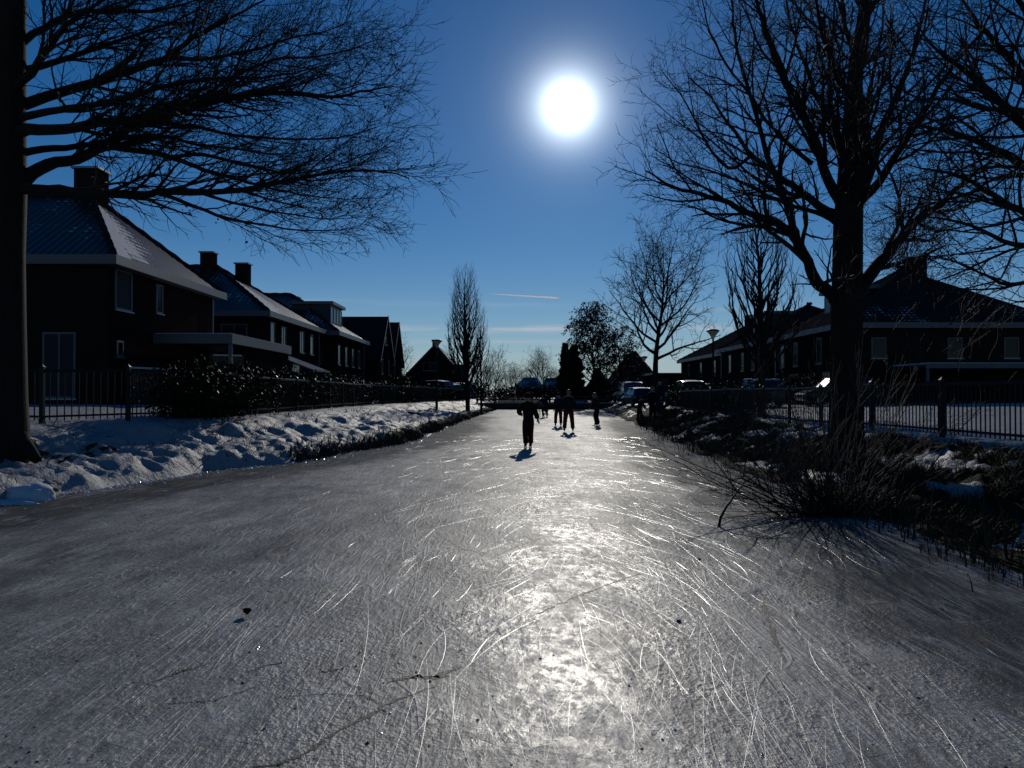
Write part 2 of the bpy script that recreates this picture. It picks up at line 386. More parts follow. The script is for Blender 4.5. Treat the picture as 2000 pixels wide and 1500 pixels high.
def build_ground():
    xs = np.concatenate([np.linspace(-900, -60, 15), np.linspace(-56, -16, 24), np.linspace(-15.4, -10.2, 22), np.arange(-10, -2.0, 0.07),
                         np.arange(-2.0, 3.4, 0.5), np.arange(3.4, 9.4, 0.07), np.linspace(9.6, 16, 26), np.linspace(16.5, 60, 30), np.linspace(70, 900, 15)])
    ys = np.concatenate([np.linspace(-60, -16, 6), np.linspace(-15, 3, 19), np.arange(3.2, 8, 0.09), np.arange(8, 20, 0.075), np.arange(20, 30, 0.12), np.arange(30, 45, 0.25),
                         np.arange(45, 92, 0.6), np.linspace(94, 200, 40), np.linspace(220, 1600, 22)])
    X, Y = np.meshgrid(xs, ys); Z = height(X, Y)
    # small snow chunks on the near left bank
    nx, ny = len(xs), len(ys)
    V = np.stack([X, Y, Z], -1).reshape(-1, 3)
    i = np.arange(nx - 1); j = np.arange(ny - 1); I, J = np.meshgrid(i, j); a = (J * nx + I).ravel()
    Fq = np.stack([a, a + 1, a + nx + 1, a + nx], -1)
    n = NB('snowy_ground'); c = n.coord()
    g = n.attr('grass')
    nz = n.noise(c, 1.7, 6, 0.65); nf = n.noise(c, 14, 4, 0.6); nm = n.noise(n.coord(scale=(1, 0.6, 1)), 5, 4, 0.65)
    # snow lies thin: grass shows where the noise is low
    k = n.math('ADD', n.math('MULTIPLY', nz, 0.65), n.math('MULTIPLY', nm, 0.35))
    thr = n.ramp(g, 0, 1, 0.26, 0.80)
    snow = n.ramp(n.math('SUBTRACT', k, thr), -0.025, 0.03, 0, 1, True)
    grass = n.mix(nf, (0.009, 0.007, 0.003), (0.03, 0.022, 0.009))
    grass = n.mix(n.ramp(nm, 0.45, 0.65), grass, (0.016, 0.02, 0.006))
    sn = n.mix(nf, (0.22, 0.225, 0.24), (0.37, 0.373, 0.385))
    n.set(Base_Color=n.mix(snow, grass, sn), Roughness=n.mixf(snow, 0.95, 0.62), Specular_IOR_Level=n.mixf(snow, 0.1, 0.35))
    h1 = n.bump(n.noise(c, 5.5, 5, 0.65), 0.75, 0.09)
    n.set(Normal=n.bump(n.noise(c, 38, 3, 0.6), 0.55, 0.02, h1))
    o = mesh_np('ground', V, Fq, n.m, smooth=True)
    le = ledge(Y); re = redge(Y); rf = rfence(Y)
    tr = X - re; tl = le - X
    gr = np.where(X < (le + re) / 2, 0.22 + 0.16 * smooth(26, 48, Y) + 0.30 * smooth(0.3, 0.0, tl) * smooth(14, 22, Y) + 0.35 * (smooth(20, 30, Y) * smooth(0.9, 0.2, tl)) + 0.22 * smooth(0.4, 1.5, tl) * smooth(3.2, 1.8, tl) * smooth(8, 11, Y) * smooth(17, 13, Y),  # left bank: real tufts, plus extra grass cover painting in the far slope's shade
                  np.where(tr < -0.15, 0.0, 0.92 * smooth(-0.15, 0.12, tr) * (1 - smooth((rf - re) * 0.80, (rf - re) * 0.97, tr)) + 0.15 ))
    # near right: snow patches on the tussocks
    gr = gr - 0.85 * snow_patch(X, Y) * (X > 0) * (tr > 0.2)
    gr = gr - 0.30 * smooth(11.0, 7.8, Y) * (X > 0) * (tr > 0.3)
    at_ = o.data.attributes.new('grass', 'FLOAT', 'POINT'); at_.data.foreach_set('value', np.clip(gr, 0, 1).astype(np.float32).ravel())
    tag(o, kind='structure'); return o
ground = build_ground()

def build_ice():
    rnd = np.random.default_rng(11)
    n = NB('skated_ice'); obj = n.coord(); st = n.coord(scale=(1, 0.30, 1), rot=(0, 0, math.radians(-4)))
    x = n.N.new('ShaderNodeSeparateXYZ'); n.L.new(n.N.new('ShaderNodeTexCoord').outputs['Object'], x.inputs[0])
    big = n.noise(st, 0.55, 5, 0.6); med = n.noise(n.coord(scale=(1, 0.45, 1), rot=(0, 0, math.radians(14))), 2.0, 5, 0.62)
    fine = n.noise(n.coord(scale=(1, 0.55, 1)), 22, 4, 0.7); grit = n.noise(obj, 75, 3, 0.7)
    # distance from the middle of the canal: dark clear ice along both sides
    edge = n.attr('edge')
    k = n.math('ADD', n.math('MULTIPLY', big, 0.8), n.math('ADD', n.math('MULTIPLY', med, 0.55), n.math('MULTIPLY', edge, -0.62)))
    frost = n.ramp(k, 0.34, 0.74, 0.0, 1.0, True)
    # curved skate lines: thin level sets of stretched noises
    def lines(rot, sy, scale, w, d=1.5):
        q = n.noise(n.coord(scale=(1, sy, 1), rot=(0, 0, math.radians(rot)), loc=(rot, scale, 0)), scale, 1.0, 0.4)
        return n.ramp(n.math('ABSOLUTE', n.math('SUBTRACT', q, 0.5)), 0.0, w, 1.0, 0.0)
    l = n.math('MAXIMUM', lines(4, 0.10, 3.2, 0.012), lines(-16, 0.12, 2.6, 0.011))
    l = n.math('MAXIMUM', l, n.math('MAXIMUM', lines(23, 0.14, 2.9, 0.010), lines(-38, 0.16, 2.2, 0.008)))
    l2 = n.math('MAXIMUM', lines(9, 0.08, 9.0, 0.03), lines(-9, 0.09, 8.0, 0.03))
    lmask = n.ramp(n.noise(obj, 1.3, 3), 0.36, 0.55)
    ll = n.math('MULTIPLY', n.math('MAXIMUM', l, n.math('MULTIPLY', l2, 0.6)), lmask)
    pits = n.ramp(n.vor(n.coord(scale=(1, 0.5, 1)), 9.0), 0.0, 0.20, 1.0, 0.0); pits = n.math('MULTIPLY', pits, n.ramp(n.noise(obj, 0.9, 3, .6), 0.44, 0.54))
    dents = n.math('MULTIPLY', n.ramp(n.vor(n.coord(scale=(1, .55, 1), rot=(0, 0, .4)), 4.3), 0.05, 0.20, 1.0, 0.0), n.ramp(n.noise(obj, 0.7, 3, .6), 0.47, 0.56))
    pits = n.math('MAXIMUM', pits, n.math('MULTIPLY', dents, n.ramp(fine, .4, .55)))
    speck = n.ramp(n.noise(n.coord(scale=(1, 0.6, 1)), 46, 3, 0.75), 0.36, 0.62)
    blot = n.ramp(n.noise(n.coord(scale=(1, 0.5, 1), rot=(0, 0, 0.5)), 6.5, 5, 0.7), 0.35, 0.62)
    white = n.mix(n.math('MULTIPLY', speck, n.math('ADD', 0.35, n.math('MULTIPLY', blot, 0.65))), (0.13, 0.124, 0.110), (0.62, 0.59, 0.53))
    clear = n.mix(med, (0.035, 0.034, 0.03), (0.10, 0.096, 0.085))
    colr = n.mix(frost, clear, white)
    snowy = n.math('MULTIPLY', n.attr('snowy'), n.ramp(n.noise(n.coord(scale=(1, .7, 1)), 2.6, 5, .7), .42, .54)); 
    # dirt: brown cracks and trodden spots
    crk = n.ramp(n.vor(n.coord(scale=(0.16, 0.10, 1), rot=(0, 0, 0.5)), 1.0, 'DISTANCE_TO_EDGE'), 0.0, 0.012, 1, 0)
    crk = n.math('MULTIPLY', crk, n.ramp(med, 0.42, 0.6))
    colr = n.mix(n.math('MULTIPLY', crk, 0.75), colr, (0.055, 0.048, 0.03))
    spot = n.ramp(n.noise(n.coord(scale=(1, 0.6, 1)), 3.4, 5, 0.7), 0.62, 0.72)
    colr = n.mix(n.math('MULTIPLY', spot, 0.55), colr, (0.10, 0.095, 0.08))
    colr = n.mix(n.math('MULTIPLY', ll, 0.5), colr, (0.62, 0.61, 0.59))
    colr = n.mix(n.math('MULTIPLY', pits, 0.8), colr, (0.05, 0.05, 0.05))
    colr = n.mix(snowy, colr, n.mix(fine, (0.36, 0.37, 0.39), (0.55, 0.56, 0.58)))
    # scuffed and trodden patches, a few steps across
    scuff = n.ramp(n.noise(n.coord(scale=(1, .6, 1), rot=(0, 0, -.35)), 1.5, 6, .72), .40, .60, 0, 1, True)
    colr = n.mix(n.math('MULTIPLY', n.math('SUBTRACT', 1.0, scuff), n.math('ADD', .25, n.math('MULTIPLY', n.ramp(n.noise(obj, 17, 4, .75), .42, .58), .55))), colr, (0.10, 0.094, 0.08))
    rough = n.mixf(frost, 0.30, 0.50)
    rough = n.mixf(spot, rough, 0.22)
    n.set(Base_Color=colr, Roughness=rough, Specular_IOR_Level=0.0)
    b1 = n.bump(n.math('ADD', n.math('MULTIPLY', med, 0.5), n.math('MULTIPLY', fine, 0.45)), 0.45, 0.04)
    b2 = n.bump(ll, 0.5, 0.006, b1)
    b3 = n.bump(n.math('SUBTRACT', n.math('MULTIPLY', grit, 0.6), n.math('MULTIPLY', pits, 1.3)), 0.45, 0.012, b2)
    gl = n.vor(n.coord(scale=(1, .7, 1)), 26.0); gl2 = n.vor(n.coord(scale=(1, .8, 1), loc=(3, 1, 0)), 60.0)
    glm = n.ramp(n.noise(n.coord(scale=(1, .5, 1)), 1.5, 4, .65), .40, .62)
    n.set(Normal=b3)
    b3 = n.bump(n.math('MULTIPLY', n.math('ADD', gl, n.math('MULTIPLY', gl2, .8)), glm), 0.40, 0.018, b3)
    # a broad sheen from the scuffed surface and a sharper one from the polished skin of the ice
    def gloss(base, r, fac, nrm):
        g = n.N.new('ShaderNodeBsdfGlossy'); n.put(g.inputs['Roughness'], r); n.L.new(nrm, g.inputs['Normal']); mx = n.N.new('ShaderNodeMixShader'); n.put(mx.inputs[0], fac)
        n.L.new(base, mx.inputs[1]); n.L.new(g.outputs[0], mx.inputs[2]); return mx.outputs[0]
    sh = gloss(n.b.outputs[0], 0.54, n.mixf(frost, 0.05, 0.135), b3)
    patch = n.ramp(n.noise(n.coord(scale=(1, 0.6, 1)), 1.1, 5, 0.7), 0.42, 0.62, 0.006, 0.05)
    patch = n.math('MULTIPLY', patch, n.ramp(n.noise(n.coord(scale=(1, .6, 1), rot=(0, 0, .3)), 11, 5, .8), .44, .56, .05, 1.5))
    soft = n.bump(n.math('ADD', n.math('MULTIPLY', med, 0.3), n.math('ADD', n.math('MULTIPLY', fine, 0.35), n.math('MULTIPLY', grit, 0.2))), 0.5, 0.018)
    soft = n.bump(n.math('MULTIPLY', gl, glm), 0.22, 0.02, soft)
    sh = gloss(sh, 0.20, patch, soft)
    n.L.new(sh, n.out.inputs['Surface'])
    # cracks and trodden seams filled with dirt, and rough refrozen ridges
    mc = NB('dirty_crack'); zc = mc.noise(mc.coord(), 60, 4, 0.7); mc.set(Base_Color=mc.mix(zc, (0.02, 0.017, 0.01), (0.11, 0.095, 0.06)), Roughness=0.5, Specular_IOR_Level=0.3, Normal=mc.bump(zc, 1.0, 0.03))
    # ground-up ice thrown out along the skate cuts
    m = NB('scratched_ice'); m.set(Base_Color=(0.62, 0.64, 0.67), Roughness=0.28, Specular_IOR_Level=0.5)
    xs = np.linspace(-9.5, 10.5, 81); ys = np.concatenate([np.linspace(-15, 0, 10), np.linspace(0.4, 40, 160), np.linspace(40.5, 86, 60)])
    X, Y = np.meshgrid(xs, ys); nx = len(xs)
    V = np.stack([X, Y, np.zeros_like(X)], -1).reshape(-1, 3)
    I, J = np.meshgrid(np.arange(nx - 1), np.arange(len(ys) - 1)); a = (J * nx + I).ravel()
    Fq = np.stack([a, a + 1, a + nx + 1, a + nx], -1)
    mi = np.zeros(len(Fq), dtype=np.int32)
    # scratches: shallow ridges with a triangular section
    Vs = [V]; Fs = [Fq]; base = len(V); cnt = 0
    for q in range(2600):
        fine_ = q > 650; y0 = 1.6 + 26 * rnd.random() ** (2.6 if fine_ else 2.0)
        u = rnd.normal(0.28, 0.40)
        x0 = 0.2 + u * (1.2 + y0 * 0.45) * 0.75
        if x0 < ledge(y0) + 0.7 or x0 > redge(y0) - 0.7: continue
        ang = rnd.normal(-0.05, 0.30) - 0.10 * (x0 - 0.5) if rnd.random() < 0.85 else rnd.random() * 3.1
        ln = min(0.08 + rnd.exponential(0.32), 1.6) if not fine_ else min(.2 + rnd.exponential(.7), 3.0); cur = rnd.normal(0, 0.25)
        w = (0.0008 + 0.0016 * rnd.random()) * (0.6 + 0.10 * y0) * (.5 if fine_ else .9) * (1 if y0 < 9 else .6); h = w * (0.25 + 0.5 * rnd.random())
        k = max(4, int(ln / 0.12)); p = np.array([x0, y0]); pts = []
        for i in range(k + 1):
            pts.append(p.copy()); ang += cur * ln / k; p = p + np.array([math.sin(ang), math.cos(ang)]) * ln / k
        pts = np.array(pts); t = np.gradient(pts, axis=0); t /= np.linalg.norm(t, axis=1)[:, None]; nrm = np.stack([-t[:, 1], t[:, 0]], -1)
        tap = np.sin(np.linspace(0.08, math.pi - 0.08, k + 1))[:, None] ** 0.6
        A = np.c_[pts - nrm * w * tap, np.full(k + 1, 0.0004)]; B = np.c_[pts, (0.0005 + h * tap[:, 0])]; C = np.c_[pts + nrm * w * tap, np.full(k + 1, 0.0004)]
        Vs.append(np.stack([A, B, C], 1).reshape(-1, 3))
        r = np.arange(k) * 3 + base
        Fs.append(np.stack([r, r + 3, r + 4, r + 1], -1)); Fs.append(np.stack([r + 1, r + 4, r + 5, r + 2], -1)); base += 3 * (k + 1); cnt += 2 * k
    scr = cnt
    for pts_px, w0 in [([(480, 1500), (560, 1484), (610, 1462), (650, 1430), (720, 1396), (770, 1366), (850, 1338)], .012), ([(440, 1092), (500, 1074), (560, 1066), (640, 1020), (700, 986), (760, 962)], .016), ([(820, 1012), (850, 1030), (870, 1052), (905, 1072), (950, 1080)], .020),
                       ([(1040, 1202), (1120, 1166), (1200, 1136), (1250, 1120)], .012), ([(1488, 1160), (1496, 1200), (1512, 1250), (1532, 1292)], .016), ([(760, 1330), (810, 1318), (850, 1322), (900, 1300)], .03), ([(960, 1090), (1000, 1070), (1060, 1050)], .012),
                       ([(300, 1330), (350, 1312), (400, 1296)], .010), ([(480, 1312), (530, 1296), (560, 1292)], .008), ([(620, 1312), (670, 1304)], .008), ([(540, 1360), (640, 1352), (710, 1356), (750, 1372)], .005), ([(330, 1372), (420, 1366), (500, 1340)], .006)]:
        q = np.array([[(px - 1000) * EYE / (py - HOR), EYE * F / (py - HOR)] for px, py in pts_px]); t = np.linspace(0, len(q) - 1, 46); ii = np.minimum(t.astype(int), len(q) - 2); fr = (t - ii)[:, None]
        pts = q[ii] * (1 - fr) + q[ii + 1] * fr; pts += rnd.normal(0, .006, pts.shape); T_ = np.gradient(pts, axis=0); T_ /= np.linalg.norm(T_, axis=1)[:, None]; nr = np.stack([-T_[:, 1], T_[:, 0]], -1)
        w = (w0 * np.maximum(.12, rnd.random(46) * 1.5) * np.sin(np.linspace(.1, 3.04, 46)) ** .5)[:, None]; A = np.c_[pts - nr * w, np.full(46, .0015)]; B = np.c_[pts + nr * w, np.full(46, .0015)]
        Vs.append(np.stack([A, B], 1).reshape(-1, 3)); r = np.arange(45) * 2 + base; Fs.append(np.stack([r, r + 2, r + 3, r + 1], -1)); base += 92; cnt += 45
    V2 = np.concatenate(Vs); F2 = np.concatenate(Fs); mi = np.r_[mi, np.ones(scr, dtype=np.int32), np.full(cnt - scr, 2, dtype=np.int32)]
    o = mesh_np('ice', V2, F2, [n.m, m.m, mc.m], mi=mi)
    yy = V2[:, 1]; xx = V2[:, 0]
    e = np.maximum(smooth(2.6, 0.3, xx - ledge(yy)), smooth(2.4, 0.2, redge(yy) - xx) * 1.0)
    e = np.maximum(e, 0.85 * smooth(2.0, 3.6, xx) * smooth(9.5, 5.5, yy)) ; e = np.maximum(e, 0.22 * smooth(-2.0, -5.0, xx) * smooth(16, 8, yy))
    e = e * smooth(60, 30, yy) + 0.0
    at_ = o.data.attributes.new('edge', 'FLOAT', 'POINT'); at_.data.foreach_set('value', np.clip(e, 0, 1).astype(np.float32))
    at2 = o.data.attributes.new('snowy', 'FLOAT', 'POINT'); at2.data.foreach_set('value', (smooth(.75, .1, redge(yy) - xx) * smooth(14, 9, yy) + smooth(.35, .0, redge(yy) - xx) * .8 + .8 * smooth(.3, 0, xx - ledge(yy)) * smooth(16, 20, yy)).clip(0, 1).astype(np.float32))
    tag(o, kind='structure'); return o
ice = build_ice()
# ------------------------------------------------------------------ trees
class Tree:
    """collects tapered branch polylines; wood (trunk and limbs) and crown (twigs) are separate meshes"""
    def __init__(s, seed): s.r = random.Random(seed); s.wood = []; s.twig = []; s.tips = []
    def poly(s, start, d, length, r0, r1, seg, wander, trop=(0, 0, 0), tropw=0.0):
        p = Vector(start); d = Vector(d).normalized(); pts = [p.copy()]; st = length / seg; g = s.r.gauss; tv = Vector(trop) * tropw
        for i in range(seg):
            d = (d + Vector((g(0, wander), g(0, wander), g(0, wander))) + tv).normalized()
            p = p + d * st; pts.append(p.copy())
        rad = [r0 + (r1 - r0) * (i / seg) for i in range(seg + 1)]
        return pts, rad
    def put(s, pts, rad, lvl): (s.wood if lvl <= s.split else s.twig).append((pts, rad))
    split = 1
    def sprout(s, pts, rad, lvl, cfg):
        """side shoots along a branch, recursively"""
        if lvl >= len(cfg): return
        c = cfg[lvl]; r = s.r
        L = sum((pts[i+1] - pts[i]).length for i in range(len(pts) - 1))
        n = max(1, int(c['n'] * L + r.random()))
        acc = [0.0]
        for i in range(len(pts) - 1): acc.append(acc[-1] + (pts[i+1] - pts[i]).length)
        side = r.random() * 6.28
        for q in range(n):
            t = c.get('t0', 0.15) + (1 - c.get('t0', 0.15)) * (q + r.random()) / n
            t = min(t, 0.995); a = t * L; i = 0
            while i < len(acc) - 2 and acc[i+1] < a: i += 1
            f = (a - acc[i]) / max(acc[i+1] - acc[i], 1e-6)
            p = pts[i].lerp(pts[i+1], f); rr = rad[i] + (rad[i+1] - rad[i]) * f
            dr = (pts[i+1] - pts[i]).normalized()
            side += 2.4 + r.uniform(-0.5, 0.5)
            o = dr.orthogonal().normalized(); b = dr.cross(o)
            ang = math.radians(r.gauss(c['ang'], c.get('angv', 9)))
            out = o * math.cos(side) + b * math.sin(side)
            if c.get('flat'): out.z *= c['flat']; out = out.normalized() if out.length > 1e-3 else o
            d = dr * math.cos(ang) + out * math.sin(ang)
            ln = c['len'] * (c.get('base', 0.35) + (1 - c.get('base', 0.35)) * (1 - t) ** c.get('pow', 0.8)) * r.uniform(0.65, 1.25)
            if 'rel' in c: ln *= L
            r0 = min(rr * c.get('rr', 0.6), c.get('rmax', 9)); r0 = max(r0, c.get('rmin', 0.003))
            if 'keep' in c and not c['keep'](p, d): continue
            P, R = s.poly(p, d, ln, r0, max(r0 * 0.35, 0.0022), c.get('seg', 5), c.get('wander', 0.12), c.get('trop', (0, 0, 1)), c.get('tw', 0.03))
            s.put(P, R, lvl)
            s.sprout(P, R, lvl + 1, cfg)
            if lvl == len(cfg) - 1: s.tips.append((P[-1], (P[-1] - P[-2]).normalized()))
    def limb(s, pts, r0, r1, lvl, cfg, smooth=3):
        """a limb through given points (catmull-rom)"""
        P = [Vector(p) for p in pts]; out = []
        Q = [P[0] * 2 - P[1]] + P + [P[-1] * 2 - P[-2]]
        for i in range(1, len(Q) - 2):
            a, b, c, d = Q[i-1:i+3]
            for k in range(smooth):
                t = k / smooth
                out.append(0.5 * ((2*b) + (c - a)*t + (2*a - 5*b + 4*c - d)*t*t + (3*b - a - 3*c + d)*t*t*t))
        out.append(P[-1]); n = len(out) - 1
        g = s.r.gauss; j = r1 * 0.8
        out = [out[0]] + [q + Vector((g(0, j), g(0, j), g(0, j))) for q in out[1:]]
        R = [r0 + (r1 - r0) * (i / n) ** 0.8 for i in range(n + 1)]
        s.put(out, R, 0)
        s.sprout(out, R, 1, cfg)
        return out, R
    @staticmethod
    def tubes(name, items, mat, parent, nthick=8, nthin=3, thick=0.05, smooth=True):
        Vs = []; Fs = []; base = 0
        for pts, rad in items:
            k = len(pts); n = nthick if max(rad) > thick else nthin
            if n == nthin and max(rad) > 0.012: n = 4
            P = np.array([tuple(p) for p in pts]); R = np.array(rad)
            T = np.gradient(P, axis=0); T /= np.maximum(np.linalg.norm(T, axis=1), 1e-9)[:, None]
            t0 = T[0]; ref = np.array([1.0, 0, 0]) if abs(t0[0]) < 0.8 else np.array([0, 1.0, 0])
            ref = ref[None, :] - T * (T @ ref)[:, None]; nr = np.linalg.norm(ref, axis=1)
            bad = nr < 0.05
            if bad.any():
                alt = np.array([0, 0, 1.0]); r2 = alt[None, :] - T * (T @ alt)[:, None]; ref[bad] = r2[bad]; nr = np.linalg.norm(ref, axis=1)
            ref /= np.maximum(nr, 1e-9)[:, None]; B = np.cross(T, ref)
            a = np.arange(n) * 2 * math.pi / n
            V = P[:, None, :] + R[:, None, None] * (np.cos(a)[None, :, None] * ref[:, None, :] + np.sin(a)[None, :, None] * B[:, None, :])
            Vs.append(V.reshape(-1, 3))
            i = np.arange(k - 1)[:, None] * n; q = np.arange(n)[None, :]; q2 = (q + 1) % n
            Fs.append(np.stack([i + q, i + q2, i + n + q2, i + n + q], -1).reshape(-1, 4) + base); base += k * n
        if not Vs: return None
        return mesh_np(name, np.concatenate(Vs), np.concatenate(Fs), mat, parent, smooth)
    def build(s, root, base, bark, twig):
        """meshes are stored relative to the base of the tree"""
        b = Vector(base)
        w = [([p - b for p in pts], rad) for pts, rad in s.wood]; t = [([p - b for p in pts], rad) for pts, rad in s.twig]
        s.tubes('trunk', w, bark, root); c = s.tubes('crown', t, twig, root)
        return c
    def leaves(s, name, root, base, mat, cluster, size, keep=None, per=4):
        b = Vector(base); V = []; r = s.r
        for p, d in s.tips:
            if keep and not keep(p): continue
            if r.random() > cluster: continue
            for q in range(r.randint(1, per)):
                c = p - b + Vector((r.gauss(0, .08), r.gauss(0, .08), r.gauss(-.03, .06))) - d * r.random() * 0.3
                u = Vector((r.gauss(0, 1), r.gauss(0, 1), r.gauss(0, 1) - 0.6)).normalized(); w = u.orthogonal().normalized()
                l = size * r.uniform(0.6, 1.2); ww = l * 0.32
                V += [c, c + u * l * 0.5 + w * ww, c + u * l, c + u * l * 0.5 - w * ww]
        if not V: return
        A = np.array([tuple(v) for v in V]); Fq = np.arange(len(A)).reshape(-1, 4)
        o = mesh_np(name, A, Fq, mat, root); return o

def root_flare(t, base, r, h=0.5):
    """buttressed foot of a trunk"""
    for q in range(6):
        a = q * 1.05 + t.r.uniform(-.2, .2); o = Vector((math.cos(a), math.sin(a), 0))
        p0 = Vector(base) + o * r * 0.35 + Vector((0, 0, h)); p1 = Vector(base) + o * r * 0.85 + Vector((0, 0, h * 0.3)); p2 = Vector(base) + o * r * 1.7 + Vector((0, 0, -0.12))
        t.wood.append(([p0, p1, p2], [r * 0.5, r * 0.45, r * 0.2]))

# ---- the big right-hand tree, limbs set out from the photograph, each at its own distance
def right_big_tree():
    D = 13.3; b = at(1652, 838, D); b.z = hz(b.x, b.y) - 0.02
    root = tag(empty('bare_tree', b), 'big bare tree with forked trunk and fanning limbs on the right bank', 'tree', 'bare trees along the canal')
    t = Tree(3); t.split = 0
    cfg = [None,
           dict(n=3.3, ang=42, len=1.6, base=0.45, rr=0.55, rmax=0.045, wander=0.10, trop=(0, 0, 1), tw=0.05, seg=7, t0=0.12),
           dict(n=5.2, ang=42, len=0.85, base=0.4, rr=0.6, rmin=.0045, rmax=0.02, wander=0.16, tw=0.05, seg=5, t0=0.1),
           dict(n=7.5, ang=45, len=0.36, base=0.5, rr=0.6, rmax=0.008, rmin=0.0042, wander=0.2, tw=0.05, seg=3, t0=0.15)]
    def L(pts, r0, r1, y0, y1):
        n = len(pts) - 1
        return t.limb([at(px, py, D + y0 + (y1 - y0) * i / n) for i, (px, py) in enumerate(pts)], r0, r1, 0, cfg)
    tr = [b + Vector((0, 0, -0.15))] + [at(px, py, D) for px, py in [(1652, 780), (1653, 700), (1655, 600), (1658, 440), (1662, 380), (1666, 280), (1670, 200), (1676, 120), (1688, 40), (1696, -40), (1700, -160), (1704, -260)]]
    t.wood.append((tr, [0.33, 0.285, 0.27, 0.265, 0.25, 0.235, 0.19, 0.15, 0.12, 0.095, 0.07, 0.045, 0.02])); root_flare(t, b, 0.3)
    t.sprout(tr[5:], [0.2, 0.16, 0.12, 0.10, 0.08, 0.06, 0.04, 0.02], 1, cfg)
    A = [(1640, 590), (1620, 570), (1594, 548), (1580, 508), (1552, 460), (1520, 436), (1464, 416), (1408, 388), (1352, 374), (1300, 356), (1262, 330)]
    L(A, 0.125, 0.011, 0, -1.6)
    L([(1556, 464), (1548, 432), (1532, 380), (1516, 344), (1496, 288), (1480, 224), (1460, 160), (1444, 100), (1436, 40), (1430, -20), (1424, -100)], 0.075, 0.012, -0.4, 0.8)
    L([(1648, 425), (1600, 400), (1548, 360), (1512, 336), (1460, 290), (1424, 240), (1392, 190), (1350, 150)], 0.085, 0.012, 0, 1.8)
    L([(1470, 300), (1424, 328), (1380, 275), (1352, 216), (1320, 168), (1290, 130)], 0.04, 0.008, 0.6, 2.2)
    L([(1648, 400), (1620, 352), (1588, 260), (1564, 200), (1530, 140), (1500, 60), (1480, -10), (1462, -90)], 0.10, 0.014, 0, -1.7)
    L([(1588, 318), (1512, 250), (1472, 190), (1420, 120), (1390, 60), (1372, -10)], 0.05, 0.01, -0.6, 0.8)
    L([(1652, 304), (1636, 260), (1624, 224), (1600, 192), (1584, 148), (1560, 80), (1544, 20), (1534, -60)], 0.085, 0.014, 0, 1.6)
    L([(1668, 240), (1670, 160), (1664, 90), (1650, 20), (1640, -60)], 0.075, 0.015, 0, -1.6)
    L([(1624, 224), (1624, 120), (1632, 40), (1636, -40)], 0.055, 0.012, 0.5, 2.2)
    L([(1664, 395), (1700, 340), (1724, 256), (1752, 192), (1780, 120), (1796, 60), (1816, -10), (1830, -90)], 0.10, 0.014, 0, 1.6)
    L([(1668, 405), (1720, 352), (1760, 288), (1800, 228), (1856, 140), (1920, 60), (1960, -10)], 0.085, 0.012, 0, -1.8)
    L([(1664, 590), (1708, 528), (1748, 480), (1792, 432), (1840, 400), (1880, 360), (1930, 318), (1990, 280)], 0.13, 0.014, 0, 1.5)
    L([(1656, 452), (1610, 418), (1560, 405), (1500, 380), (1440, 350), (1380, 330), (1330, 318), (1280, 290)], 0.055, 0.008, 0, 2.4)
    L([(1520, 436), (1460, 440), (1400, 425), (1360, 405), (1320, 398)], 0.035, 0.007, -0.9, 0.4)
    L([(1660, 330), (1690, 260), (1700, 180), (1720, 100), (1730, 20), (1736, -60)], 0.06, 0.012, 0, 2.8)
    # limbs towards and away from the viewer
    L([(1660, 420), (1690, 330), (1690, 240), (1640, 150), (1610, 60), (1590, -40)], 0.075, 0.012, 0, -3.4)
    L([(1652, 380), (1640, 300), (1610, 240), (1560, 190), (1520, 130), (1480, 90)], 0.06, 0.010, 0, 3.4)
    t.build(root, b, M['bark'], M['twig'])
right_big_tree()

